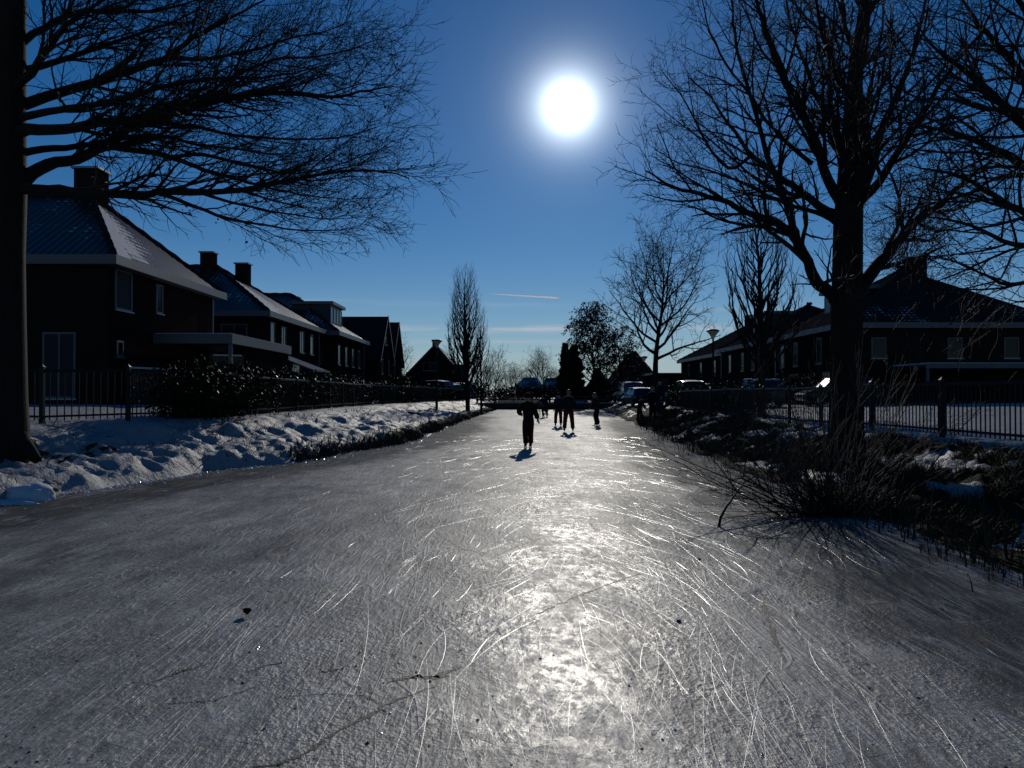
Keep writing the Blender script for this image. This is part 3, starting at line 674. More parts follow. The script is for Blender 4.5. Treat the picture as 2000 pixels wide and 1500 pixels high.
# ---- the spreading tree at the left edge
def left_big_tree():
    D = 12.8; b = at(6, 832, D); b.z = hz(b.x, b.y) - 0.02
    root = tag(empty('bare_tree', b), 'thick bare tree at the left edge with long level limbs and few dry leaves', 'tree', 'bare trees along the canal')
    t = Tree(8); t.split = 0
    cfg = [None,
           dict(n=5.2, ang=32, len=1.5, keep=lambda p, d: d.z > -0.42 or p.z > 6.2, base=0.45, rr=0.5, rmax=0.034, wander=0.10, trop=(0.7, 0, 0.45), tw=0.06, seg=7, t0=0.15),
           dict(n=5.4, ang=34, len=0.95, base=0.4, rr=0.6, rmin=.0045, rmax=0.014, wander=0.15, trop=(0.5, 0, 0.5), tw=0.05, seg=5, t0=0.08),
           dict(n=7.5, ang=40, len=0.38, base=0.5, rr=0.6, rmax=0.007, rmin=0.004, wander=0.2, trop=(0.5, 0, 0.4), tw=0.04, seg=3, t0=0.1)]
    def L(pts, r0, r1, y0, y1):
        n = len(pts) - 1
        return t.limb([at(px if px < 120 else 120 + (px - 120) * .97, py if py < 300 else 300 + (py - 300) * .90, D + y0 + (y1 - y0) * i / n) for i, (px, py) in enumerate(pts)], r0, r1, 0, cfg)
    tr = [b + Vector((0, 0, -0.15))] + [at(px, py, D) for px, py in [(6, 780), (5, 640), (4, 500), (5, 380), (6, 280), (8, 180), (10, 80), (12, -20), (14, -120), (18, -240)]]
    t.wood.append((tr, [0.42, 0.36, 0.335, 0.32, 0.33, 0.31, 0.29, 0.27, 0.25, 0.22, 0.18])); root_flare(t, b, 0.36)
    L([(20, 378), (58, 376), (112, 378), (189, 385), (279, 388), (324, 380), (405, 383), (477, 377), (531, 367), (585, 355), (640, 345), (700, 335), (770, 338), (820, 352)], 0.095, 0.008, 0, -1.5)
    L([(310, 384), (360, 402), (430, 432), (480, 446), (520, 452), (570, 462), (640, 466), (700, 462)], 0.035, 0.006, -0.5, -1.6)
    L([(400, 384), (460, 404), (520, 420), (590, 432), (660, 442), (730, 436)], 0.028, 0.005, -0.7, 0.4)
    L([(20, 358), (50, 351), (90, 322), (148, 310), (202, 281), (252, 250), (300, 235), (360, 216), (430, 196), (500, 178), (580, 165), (660, 140)], 0.13, 0.01, 0, 1.6)
    L([(216, 285), (300, 297), (360, 315), (405, 333), (450, 348), (495, 362), (560, 378), (620, 392), (690, 398)], 0.055, 0.006, 0.4, -1.5)
    L([(330, 306), (400, 300), (460, 316), (520, 330), (580, 342), (650, 330), (710, 310), (760, 290)], 0.04, 0.006, 0.6, 2.4)
    L([(20, 256), (50, 252), (126, 250), (193, 238), (279, 230), (382, 207), (450, 189), (540, 180), (610, 182), (675, 186), (740, 172), (790, 165)], 0.11, 0.008, 0, -1.8)
    L([(270, 231), (340, 240), (400, 248), (470, 262), (540, 268), (620, 270), (700, 262), (770, 240)], 0.045, 0.006, -0.5, 1.8)
    L([(20, 206), (45, 200), (112, 180), (180, 157), (252, 135), (324, 110), (382, 70), (432, 45), (486, 15), (540, -12)], 0.11, 0.012, 0, 1.2)
    L([(330, 108), (400, 112), (460, 102), (520, 90), (580, 70), (640, 60), (700, 36)], 0.045, 0.007, 0.6, -1.4)
    L([(382, 207), (440, 160), (500, 130), (560, 110), (620, 108), (690, 96), (760, 70)], 0.045, 0.006, -0.8, 1.2)
    L([(20, 170), (40, 157), (90, 90), (117, 54), (148, 27), (200, -5), (260, -50)], 0.09, 0.012, 0, -1.2)
    L([(25, 90), (80, 50), (150, 20), (220, 18), (300, 18), (360, 4), (420, -20)], 0.07, 0.01, 0, 1.5)
    L([(25, 300), (80, 290), (150, 284), (230, 270), (310, 262), (400, 282), (480, 290), (560, 300), (640, 288)], 0.07, 0.006, 0, 3.0)
    L([(22, 230), (90, 215), (160, 205), (240, 190), (330, 165), (420, 150), (500, 150), (580, 140), (660, 120)], 0.07, 0.006, 0, -3.2)
    L([(20, 140), (100, 120), (190, 90), (280, 60), (360, 30), (430, -10)], 0.07, 0.01, 0, 3.0)
    L([(20, -20), (120, -60), (240, -90), (360, -110), (480, -130)], 0.09, 0.01, 0, -0.8)
    # limbs on the far side of the trunk, out of the picture
    L([(0, 300), (-60, 260), (-150, 230), (-260, 200), (-380, 180)], 0.10, 0.012, 0, 0.8)
    L([(0, 180), (-70, 130), (-160, 80), (-270, 40)], 0.10, 0.012, 0, -1.0)
    t.build(root, b, M['bark'], M['twig'])
    t.leaves('dry_leaves', root, b, M['leaf_dry'], 0.045, 0.055, keep=lambda p: p.x > -5.4 and p.z < 6.2, per=4)
left_big_tree()

# ---- beech or hornbeam whose trunk stands just outside the right edge
def right_edge_tree():
    D = 11.2; b = Vector(((2075 - 1000) * D / F, D, 0)); b.z = hz(b.x, b.y) - 0.02
    root = tag(empty('bare_tree', b), 'bare tree at the right edge with dense drooping twigs still holding shrivelled leaves', 'tree', 'bare trees along the canal')
    t = Tree(21); t.split = 0
    cfg = [None,
           dict(n=5.5, ang=38, len=1.6, base=0.45, rr=0.5, rmax=0.028, wander=0.10, trop=(-0.7, 0, 0.05), tw=0.05, seg=6, t0=0.12),
           dict(n=5.4, ang=40, len=0.75, base=0.4, rr=0.6, rmin=.0045, rmax=0.012, wander=0.14, trop=(-0.5, 0, 0.1), tw=0.05, seg=5, t0=0.08),
           dict(n=7.5, ang=45, len=0.28, base=0.5, rr=0.6, rmax=0.007, rmin=0.0042, wander=0.2, seg=3, t0=0.1)]
    def L(pts, r0, r1, y0, y1):
        n = len(pts) - 1
        return t.limb([at(px, py, D + y0 + (y1 - y0) * i / n) for i, (px, py) in enumerate(pts)], r0, r1, 0, cfg)
    tr = [b + Vector((0, 0, -0.15))] + [at(px, py, D) for px, py in [(2075, 780), (2078, 640), (2080, 500), (2078, 380), (2072, 250), (2070, 120), (2064, 0), (2060, -140)]]
    t.wood.append((tr, [0.33, 0.27, 0.25, 0.24, 0.23, 0.2, 0.17, 0.14, 0.1])); root_flare(t, b, 0.28)
    L([(2070, 440), (2020, 420), (1975, 400), (1920, 365), (1870, 340), (1820, 330), (1770, 318)], 0.07, 0.007, 0, -0.8)
    L([(2070, 360), (2000, 318), (1960, 296), (1900, 270), (1840, 250), (1780, 240), (1720, 222)], 0.085, 0.008, 0, 0.9)
    L([(2072, 300), (2000, 240), (1940, 180), (1880, 130), (1830, 90), (1790, 40)], 0.08, 0.008, 0, -1.0)
    L([(2070, 220), (2010, 150), (1950, 80), (1900, 20), (1860, -50)], 0.08, 0.01, 0, 1.2)
    L([(2065, 120), (2020, 40), (1980, -30), (1940, -100)], 0.07, 0.01, 0, -0.8)
    L([(2075, 520), (2020, 545), (1970, 555), (1930, 540), (1880, 515), (1820, 500), (1780, 505)], 0.045, 0.006, 0, 0.9)
    L([(2075, 480), (2010, 480), (1960, 470), (1900, 440), (1840, 425), (1790, 420)], 0.055, 0.006, 0, -1.2)
    L([(2075, 560), (2030, 585), (1990, 590), (1950, 575)], 0.03, 0.005, 0, 0.5)
    L([(2072, 330), (2010, 340), (1950, 345), (1890, 380), (1830, 390), (1770, 380)], 0.05, 0.006, 0, 2.0)
    L([(2072, 260), (2000, 215), (1930, 210), (1860, 190), (1800, 190), (1750, 160)], 0.055, 0.006, 0, -2.0)
    L([(2080, 330), (2160, 270), (2250, 220), (2350, 190)], 0.09, 0.01, 0, 0.6)
    t.build(root, b, M['bark'], M['twig'])
    t.leaves('dry_leaves', root, b, M['leaf_dry'], 0.24, 0.055, per=3)
right_edge_tree()

# ---- generic bare trees
def round_tree(name, label, base, H, R, trunk_r, seed, fork=0.33, up=0.35, dens=1.0, group='bare trees along the canal', twigmat='twig', lean=0.0, levels=3):
    b = Vector(base); root = tag(empty(name, b), label, 'tree', group)
    t = Tree(seed); t.split = 1; r = t.r
    cfg = [None,
           dict(n=1.7 * dens / (H / 9), ang=46, len=H * 0.26, base=0.4, rr=0.55, wander=0.10, tw=0.05, seg=6, t0=0.18),
           dict(n=2.5 * dens / (H / 9), ang=42, len=H * 0.13, base=0.4, rr=0.55, wander=0.15, tw=0.04, seg=5, t0=0.12, rmin=0.012),
           dict(n=3.2 * dens / (H / 9), ang=45, len=H * 0.055, base=0.5, rr=0.6, rmax=0.014, rmin=0.010 * H / 9, wander=0.2, tw=0.03, seg=3, t0=0.1)][:levels + 1]
    k = 9; tr = [b + Vector((0, 0, -0.15))]; d = Vector((lean, 0, 1)).normalized(); p = b.copy()
    for i in range(k): 
        d = (d + Vector((r.gauss(0, .05), r.gauss(0, .05), 0.05))).normalized(); p = p + d * H * 0.80 / k; tr.append(p.copy())
    R_ = [trunk_r * (1.25 if i == 0 else 1.0) * (1 - 0.92 * (i / k) ** 0.9) for i in range(k + 1)]
    t.wood.append((tr, R_))
    nl = int(19 * dens)
    for q in range(nl):
        f = fork + (0.97 - fork) * (q + r.random() * 0.6) / nl
        i = min(int(f * k), k - 1); p0 = tr[i].lerp(tr[i+1], f * k - i); a = q * 2.4 + r.uniform(-.4, .4)
        out = Vector((math.cos(a), math.sin(a), 0)); rise = up + 1.3 * (f - fork) / (1 - fork)
        d0 = (out + Vector((0, 0, rise))).normalized(); env = math.sqrt(max(0.05, 1 - ((f - fork) / (1.08 - fork)) ** 1.6))
        ln = R * (0.55 + 0.55 * env) * r.uniform(0.85, 1.1)
        pts, rad = t.poly(p0, d0, ln, R_[i] * 0.62, 0.014, 9, 0.13, (0, 0, 1), 0.05)
        t.wood.append((pts, rad)); t.sprout(pts, rad, 1, cfg)
    t.sprout(tr[5:], R_[5:], 1, cfg)
    t.build(root, b, M['bark'], M[twigmat]); return root, t

def columnar_tree(name, label, base, H, R, trunk_r, seed, n_limb=34, t_low=0.12, group='bare trees along the canal', twigmat='twig'):
    b = Vector(base); root = tag(empty(name, b), label, 'tree', group)
    t = Tree(seed); t.split = 1; r = t.r
    cfg = [None,
           dict(n=2.6, ang=20, len=H * 0.12, base=0.4, rr=0.55, wander=0.07, tw=0.10, seg=5, t0=0.12, rmin=0.007),
           dict(n=4.0, ang=24, len=H * 0.05, base=0.4, rr=0.6, rmin=0.006, wander=0.12, tw=0.08, seg=3, t0=0.1)]
    k = 10; tr = [b + Vector((0, 0, -0.15))]; p = b.copy(); d = Vector((0, 0, 1))
    for i in range(k):
        d = (d + Vector((r.gauss(0, .025), r.gauss(0, .025), 0.05))).normalized(); p = p + d * H / k; tr.append(p.copy())
    R_ = [trunk_r * (1 - 0.95 * (i / k)) for i in range(k + 1)]; t.wood.append((tr, R_)); t.sprout(tr[2:], R_[2:], 1, cfg)
    for q in range(n_limb):
        f = t_low + (0.80 - t_low) * ((q + r.random()) / n_limb) ** 1.25
        i = min(int(f * k), k - 1); p0 = tr[i].lerp(tr[i+1], f * k - i); a = q * 2.4 + r.uniform(-.5, .5)
        out = Vector((math.cos(a), math.sin(a), 0)); spread = R * (1 - 0.85 * max(0, (f - 0.2)) / 0.8)
        ln = H * (0.50 - 0.38 * f) * r.uniform(0.8, 1.15)
        # leaves the stem at an angle, then turns straight up
        pts = [p0]; 
        for s_ in range(1, 9):
            u = s_ / 8; o = spread * (1 - (1 - u) ** 2.6) * r.uniform(0.92, 1.08)
            pts.append(p0 + out * o + Vector((r.gauss(0, .035), r.gauss(0, .035), ln * u + 0.05)))
        rad = [max(R_[i] * 0.42 * (1 - u / 8.6), 0.008) for u in range(9)]
        t.wood.append((pts, rad)); t.sprout(pts, rad, 1, cfg)
    t.build(root, b, M['bark'], M[twigmat]); return root, t

def G(px, d, dz=0.0):
    """ground point under a photo column at distance d"""
    x = (px - 1000) * d / F; return Vector((x, d, hz(x, d) + dz))

round_tree('bare_tree', 'round crowned bare tree on the right bank in front of the parked cars', G(1281, 45), 10.0, 3.9, 0.22, 5, fork=0.36, up=0.28, dens=1.15)
columnar_tree('columnar_tree', 'tall narrow bare tree on the left bank, the taller of two beside the canal bend', G(914, 58), 10.6, 1.35, 0.17, 12, n_limb=62, group='narrow bare trees')
columnar_tree('columnar_tree', 'slimmer narrow bare tree on the left bank close behind the tallest one', G(940, 62), 6.8, 1.0, 0.10, 13, n_limb=34, group='narrow bare trees')
round_tree('bare_tree', 'slender young bare tree on the left bank before the footbridge', G(966, 74), 6.2, 1.6, 0.09, 15, fork=0.38, up=0.8, dens=0.8)
columnar_tree('columnar_tree', 'narrow bare tree with many upright stems in front of the right hand houses', G(1488, 30), 8.5, 1.4, 0.16, 31, n_limb=46, t_low=0.18, group='narrow bare trees')
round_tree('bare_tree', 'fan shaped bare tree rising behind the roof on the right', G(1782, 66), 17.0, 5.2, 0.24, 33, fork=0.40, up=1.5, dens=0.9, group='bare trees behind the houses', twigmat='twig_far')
round_tree('bare_tree', 'small bare tree beside the last gabled houses on the left', G(788, 96), 7.2, 2.4, 0.12, 35, fork=0.25, up=0.9, dens=0.8, group='bare trees behind the houses')
# ivy-hung tree right of the conifer
def clumpy_tree():
    root, t = round_tree('ivy_tree', 'dark bushy tree hung with ivy and seed clusters behind the skaters', G(1163, 84), 10.6, 3.2, 0.2, 41, fork=0.22, up=0.6, dens=1.2, group=None)
    t.leaves('ivy_leaves', root, root.location, M['leaf_green'], 0.95, 0.24, per=7)
    root, t = round_tree('ivy_tree', 'lower leafy tree spreading to the right of the tall ivy hung tree', G(1208, 90), 8.0, 3.0, 0.18, 43, fork=0.22, up=0.6, dens=1.0, group=None)
    t.leaves('ivy_leaves', root, root.location, M['leaf_green'], 0.7, 0.22, per=6)
clumpy_tree()

# dark conifers
def conifer(name, label, base, H, R, seed):
    b = Vector(base); root = tag(empty(name, b), label, 'tree', 'dark conifers beyond the footbridge'); r = random.Random(seed)
    m = MB(); m.tube([(0, 0, -.1), (0, 0, H * 0.6), (0, 0, H * 0.98)], [0.16, 0.1, 0.02], 7); m.build('trunk', M['bark'], root)
    V = []
    n = int(5200)
    for i in range(n):
        f = r.random() ** 1.3; a = r.uniform(0, 6.283); rad = R * (1 - f) ** 0.75 * (0.72 + 0.22 * math.sin(a * 3 + f * 14) + .22 * math.sin(f * 47 + a)) * r.uniform(0.35, 1.0) ** 0.5 + 0.05
        c = Vector((math.cos(a) * rad, math.sin(a) * rad, 0.15 + f * H)); u = (Vector((math.cos(a), math.sin(a), r.uniform(-0.1, 1.0)))).normalized(); w = u.orthogonal().normalized()
        w.rotate(Matrix.Rotation(r.uniform(0, 6.28), 3, u)); l = r.uniform(0.25, 0.65); ww = l * 0.28
        V += [c - u * l * .4, c + w * ww, c + u * l * .6, c - w * ww]
    A = np.array([tuple(v) for v in V]); mesh_np('crown', A, np.arange(len(A)).reshape(-1, 4), M['needle'], root)
conifer('conifer', 'tall dark conifer standing right of the footbridge', G(1121, 88), 5.9, 1.75, 1)
conifer('conifer', 'slimmer dark conifer with a pointed tip left of the tall one', G(1104, 90), 6.2, 1.0, 2)
conifer('conifer', 'broad conical evergreen by the small shed on the right', G(1166, 92), 3.9, 1.5, 3)

# distant bare trees: three prototypes, copied
def far_trees():
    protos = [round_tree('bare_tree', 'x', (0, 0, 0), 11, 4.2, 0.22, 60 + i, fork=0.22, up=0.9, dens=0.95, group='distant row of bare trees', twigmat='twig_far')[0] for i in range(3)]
    r = random.Random(4); first = [True] * 3
    xs = [(975, 170), (1000, 190), (1022, 176), (1046, 165), (1062, 172), (1078, 168), (1092, 182), (990, 205), (1034, 200), (1010, 150), (1108, 196), (1190, 190), (1215, 205), (1320, 180), (1345, 210), (955, 185), (935, 200), (1240, 176)]
    for q, (px, d) in enumerate(xs):
        i = q % 3; o = protos[i] if first[i] else copy_tree(protos[i]); first[i] = False
        o.location = G(px, d); s = r.uniform(0.55, 0.72) * d / 175; 
        if 1040 < px < 1070: s *= 1.35
        if px > 1180: s *= 0.62
        o.scale = (s * 1.05, s * 1.05, s); o.rotation_euler = (0, 0, r.uniform(0, 6.28))
        o['label'] = 'bare tree in the distant row beyond the far houses'
far_trees()
# ------------------------------------------------------------------ houses
def sub(v, o): return (v[0] - o[0], v[1] - o[1], v[2] - o[2])
class Roof:
    """roof planes as fine grids with uv in metres and a 'snow' attribute"""
    def __init__(s): s.V = []; s.F = []; s.UV = []; s.S = []
    def face(s, a, b, c, d, fn, nu=24, nv=14):
        """eave a->b, upper edge d->c; fn(s,t) gives the snow amount"""
        a, b, c, d = (Vector(q) for q in (a, b, c, d)); base = len(s.V); ud = (b - a).normalized()
        vd = (((d + c) / 2) - ((a + b) / 2)); vd = (vd - ud * vd.dot(ud)).normalized()
        for j in range(nv + 1):
            for i in range(nu + 1):
                u = i / nu; v = j / nv
                p = a.lerp(b, u).lerp(d.lerp(c, u), v); s.V.append(p); q = p - a
                s.UV.append((q.dot(ud), q.dot(vd))); s.S.append(fn(u, v))
        for j in range(nv):
            for i in range(nu):
                k = base + j * (nu + 1) + i; s.F.append((k, k + 1, k + nu + 2, k + nu + 1))
    def build(s, name, mat, parent, off, thick=0.0):
        me = bpy.data.meshes.new(name); me.from_pydata([sub(v, off) for v in s.V], [], s.F); me.materials.append(mat)
        uv = me.uv_layers.new(name='UVMap'); 
        idx = np.zeros(len(me.loops), dtype=np.int32); me.loops.foreach_get('vertex_index', idx)
        uv.data.foreach_set('uv', np.array(s.UV, dtype=np.float32)[idx].ravel())
        at_ = me.attributes.new('snow', 'FLOAT', 'POINT'); at_.data.foreach_set('value', np.array(s.S, dtype=np.float32))
        o = bpy.data.objects.new(name, me); link(o, parent); return o

def window(parent, c, w, h, axis, sgn, off, bars=1, pane='glass', frame='white_paint', sill=True):
    """frame with a pane set 2 cm behind its face; axis 'x' or 'y' is the wall's normal, sgn its direction"""
    c = sub(c, off); f = MB(); t = 0.07; o = 0.05
    def bx(m, u0, u1, v0, v1, d0, d1):
        d0 *= sgn; d1 *= sgn
        if axis == 'x': m.box(c[0] + min(d0, d1), c[0] + max(d0, d1), c[1] + u0, c[1] + u1, c[2] + v0, c[2] + v1)
        else: m.box(c[0] + u0, c[0] + u1, c[1] + min(d0, d1), c[1] + max(d0, d1), c[2] + v0, c[2] + v1)
    bx(f, -w/2, -w/2 + t, -h/2, h/2, -0.02, o); bx(f, w/2 - t, w/2, -h/2, h/2, -0.02, o)
    bx(f, -w/2 + t, w/2 - t, h/2 - t, h/2, -0.02, o); bx(f, -w/2 + t, w/2 - t, -h/2, -h/2 + t, -0.02, o)
    for k in range(bars):
        u = -w/2 + w * (k + 1) / (bars + 1); bx(f, u - 0.03, u + 0.03, -h/2 + t, h/2 - t, -0.02, o - 0.006)
    fo = f.build('window', M[frame], parent)
    p = MB(); bx(p, -w/2 + t * .6, w/2 - t * .6, -h/2 + t * .6, h/2 - t * .6, -0.02, 0.022); p.build('pane', M[pane], fo)
    if sill:
        q = MB(); bx(q, -w/2 - .06, w/2 + .06, -h/2 - .06, -h/2 - 0.002, -0.02, 0.10); q.build('sill', M['zinc'], fo)
    return fo

def chimney(parent, c, w, h, off, cap=True):
    m = MB(); x, y, z = sub(c, off); m.box(x - w/2, x + w/2, y - w/2, y + w/2, z - 0.9, z + h)
    o = m.build('chimney', M['brick'], parent)
    q = MB(); q.box(x - w/2 - .09, x + w/2 + .09, y - w/2 - .09, y + w/2 + .09, z + h + .002, z + h + .09); q.build('cap', M['zinc'], o)
    return o

def hip_house(label, xf, y0, y1, side, wd, gz, ez, rz, hip, snow_near, snow_canal, wins=(), chims=(), roofmat='roof_snowy', dormer=None, near_wins=(), group=None, far_face=True):
    """brick house with a hipped roof, its ridge running away from the canal; xf is the canal-side wall, side -1 left / +1 right"""
    xb = xf + side * wd; ym = (y0 + y1) / 2; off = (xf, y0, gz)
    root = tag(empty('brick_house', off), label, 'house', group)
    m = MB(); xa, xc = min(xf, xb), max(xf, xb)
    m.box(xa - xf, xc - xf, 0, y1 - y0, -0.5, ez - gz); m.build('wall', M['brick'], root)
    ov = 0.42; r = Roof(); e = ez + 0.10
    A = (xf - side * ov, y0 - ov, e); B = (xf - side * ov, y1 + ov, e); C = (xb + side * ov, y1 + ov, e); D_ = (xb + side * ov, y0 - ov, e)
    P = (xf + side * hip, ym, rz); Q = (xb - side * hip, ym, rz)
    if side < 0: r.face(D_, A, P, Q, snow_near, 40, 16)
    else: r.face(A, D_, Q, P, snow_near, 40, 16)
    # canal side
    if side < 0: r.face(A, B, P, P, snow_canal, 30, 18)
    else: r.face(B, A, P, P, snow_canal, 30, 18)
    if side < 0: r.face(B, C, Q, P, lambda u, v: 0.2, 10, 6); r.face(C, D_, Q, Q, lambda u, v: 0.2, 8, 6)
    else: r.face(C, B, P, Q, lambda u, v: 0.2, 10, 6); r.face(D_, C, Q, Q, lambda u, v: 0.2, 8, 6)
    ro = r.build('roof', M[roofmat], root, off)
    k = MB()
    for a, b in ((A, P), (B, P), (P, Q)):
        a, b = Vector(sub(a, off)), Vector(sub(b, off)); n = max(3, int((b - a).length / 0.42)); pts = [a.lerp(b, i / n) + Vector((0, 0, 0.03 + 0.02 * (i % 2))) for i in range(n + 1)]
        k.tube(pts, [0.12 if i % 2 else 0.10 for i in range(n + 1)], 6)
    k.build('ridge_tiles', M['roof_bare'], ro)
    # gutter board all round, and soffit
    g = MB(); gh = 0.34; xo, xi = xf - side * (ov + .05) - xf, xb + side * (ov + .05) - xf; ya, yb = -ov - .05, y1 - y0 + ov + .05; zt = e - gz + 0.05
    x0_, x1_ = min(xo, xi), max(xo, xi)
    g.box(x0_, x1_, ya - .06, ya, zt - gh, zt); g.box(x0_, x1_, yb, yb + .06, zt - gh, zt)
    if side < 0: g.box(x1_, x1_ + .06, ya - .06, yb + .06, zt - gh, zt); g.box(x0_ - .06, x0_, ya - .06, yb + .06, zt - gh, zt)
    else: g.box(x0_ - .06, x0_, ya - .06, yb + .06, zt - gh, zt); g.box(x1_, x1_ + .06, ya - .06, yb + .06, zt - gh, zt)
    g.box(x0_ + .002, x1_ - .002, ya + .002, yb - .002, zt - gh + .03, zt - gh + .07)
    g.build('gutter_board', M['white_paint'], root)
    dn = MB(); dn.tube([(-side * .08, (y1 - y0) - .15, zt - gh), (-side * .08, (y1 - y0) - .15, -0.3)], .045, 6); dn.build('downpipe', M['zinc'], root)
    for (yy, zz, w, h, *o) in wins: window(root, (xf, yy, zz), w, h, 'x', -side, off, *(o or [0]))
    for (xx, zz, w, h, *o) in near_wins: window(root, (xx, y0, zz), w, h, 'y', -1, off, *(o or [1]))
    for c, w, h in chims: chimney(ro, c, w, h, off)
    if dormer:
        dy0, dy1, dz0, dz1, dx = dormer       # face plane x = dx, from dz0 up to dz1
        d = MB(); xb_ = dx + side * 3.2; xa_, xc_ = min(dx, xb_) - xf, max(dx, xb_) - xf
        d.box(xa_, xc_, dy0 - y0, dy1 - y0, dz0 - gz, dz1 - gz); do = d.build('dormer', M['dark_paint'], root)
        q = MB(); q.box(min(dx - side*.3, xb_) - xf, max(dx - side*.3, xb_) - xf, dy0 - .3 - y0, dy1 + .3 - y0, dz1 - gz + .003, dz1 - gz + .26); q.build('dormer_roof', M['white_paint'], do)
        n = max(1, int((dy1 - dy0) / 1.1))
        for i in range(n):
            yc = dy0 + (dy1 - dy0) * (i + .5) / n
            window(root, (dx, yc, (dz0 + dz1) / 2 + .1), (dy1 - dy0) / n - .12, (dz1 - dz0) - .5, 'x', -side, off, 0, 'glass', 'white_paint', False)
    return root, off, ro

GZL = 1.15; GZR = 0.95
# --- left row
hip_house('nearest hipped brick house on the left, its wide chimney behind the branches', -14.65, 28.9, 38.9, -1, 13.5, GZL, 6.35, 9.95, 3.3,
          lambda u, v: -0.06 + 0.06 * v - 0.3 * (v < 0.06), lambda u, v: 0.66 - 1.7 * max(0, u - 0.16) - 1.5 * max(0, 0.32 - v) * (u > .1), 
          wins=[(33.0, 5.45, 0.62, 1.2, 0), (29.95, 5.4, 1.3, 1.5, 0, 'blind'), (29.7, 3.2, .5, .6, 0)], near_wins=[(-16.42, 2.55, 1.2, 2.4, 1, 'blind'), (-14.95 - 3.9, 5.1, 1.5, 1.5, 1)],
          chims=[((-17.95, 33.9, 9.95), 0.98, 1.05)])
hip_house('second hipped brick house on the left with two slim chimneys', -14.95, 48.0, 61.5, -1, 14.0, GZL, 6.35, 10.3, 5.4,
          lambda u, v: -0.02 + 0.04 * v, lambda u, v: 0.62 - 1.9 * max(0, u - 0.16) - 1.0 * max(0, .25 - v) * (u > .1), 
          wins=[(49.6, 5.15, 0.9, 1.7, 0), (52.0, 5.15, 1.0, 1.5, 1), (56.5, 5.2, 1.1, 1.5, 1), (59.3, 5.2, .9, 1.5, 0), (50.2, 2.6, 1.2, 1.6, 1), (55, 2.6, 2.0, 1.9, 2)], near_wins=[(-16.75, 4.95, 1.6, 1.6, 1)],
          chims=[((-20.6, 54.0, 10.3), 0.85, 0.75), ((-19.0, 56.2, 9.55), 0.85, 1.1)])
hip_house('third hipped brick house on the left with a flat roofed dormer', -14.1, 63.2, 75.5, -1, 14.0, GZL, 6.35, 10.2, 5.2,
          lambda u, v: 0.05, lambda u, v: 0.66 - 0.15 * u - .2 * (v < .1), 
          wins=[(64.8, 4.7, .8, 1.6, 0), (67.6, 4.7, .8, 1.6, 0), (70.4, 4.7, .8, 1.6, 0), (73.2, 4.7, .8, 1.6, 0), (66, 2.3, 1.4, 1.5, 1), (71, 2.3, 1.6, 1.8, 1)], near_wins=[(-15.6, 4.7, 1.0, 1.5, 0)],
          chims=[((-19.6, 71.5, 9.6), 0.9, 0.55), ((-17.3, 72.0, 8.9), 1.5, 0.8)], dormer=(66.5, 71.0, 7.2, 9.0, -15.2))

def gable_x(label, xf, y0, y1, wd, gz, ez, rz, snow=0.1, group=None, side=-1, roofmat='roof_bare', wins=()):
    """house whose gable end faces the canal, ridge running away from it"""
    off = (xf, y0, gz); root = tag(empty('gabled_house', off), label, 'house', group); ym = (y0 + y1) / 2; xb = xf + side * wd
    m = MB(); h = ez - gz; d = y1 - y0; L = side * wd
    m.add([(0,0,-.5),(0,d,-.5),(0,d,h),(0,d/2,rz-gz-.12),(0,0,h),(L,0,-.5),(L,d,-.5),(L,d,h),(L,d/2,rz-gz-.12),(L,0,h)], [(0,1,2,3,4),(9,8,7,6,5),(0,4,9,5),(1,6,7,2)])
    m.build('wall', M['brick'], root)
    r = Roof(); ov = .25; sl = (rz - ez) / (ym - y0); f = lambda u, v: snow
    r.face((xb, y0 - ov, ez - sl*ov), (xf - side*ov, y0 - ov, ez - sl*ov), (xf - side*ov, ym, rz), (xb, ym, rz), f, 24, 12)
    r.face((xf - side*ov, y1 + ov, ez - sl*ov), (xb, y1 + ov, ez - sl*ov), (xb, ym, rz), (xf - side*ov, ym, rz), f, 10, 6)
    ro = r.build('roof', M[roofmat], root, off)
    b = MB()
    for ya, in ((y0 - ov,), (y1 + ov,)): b.bar(sub((xf - side*(ov + .03), ya, ez - sl*ov - .05), off), sub((xf - side*(ov + .03), ym, rz - .02), off), .06, .26)
    b.build('verge_board', M['dark_paint'], ro)
    for (yy, zz, w, hh) in wins: window(root, (xf, yy, zz), w, hh, 'x', -side, off, 0)
    return root, off, ro
gable_x('dark steep gabled house beyond the dormered one on the left', -13.1, 78.0, 87.0, 10.5, GZL, 5.0, 9.55, 0.02, 'gabled houses at the end of the left row', wins=[(80.2, 4.3, .8, 1.5), (84.5, 4.3, .8, 1.5), (82.5, 7.2, .8, 1.2)])
gable_x('last dark gabled house at the far end of the left row', -13.6, 89.5, 98.5, 10.5, GZL, 5.0, 10.0, 0.02, 'gabled houses at the end of the left row', wins=[(92, 4.3, .8, 1.5), (96, 4.3, .8, 1.5)])

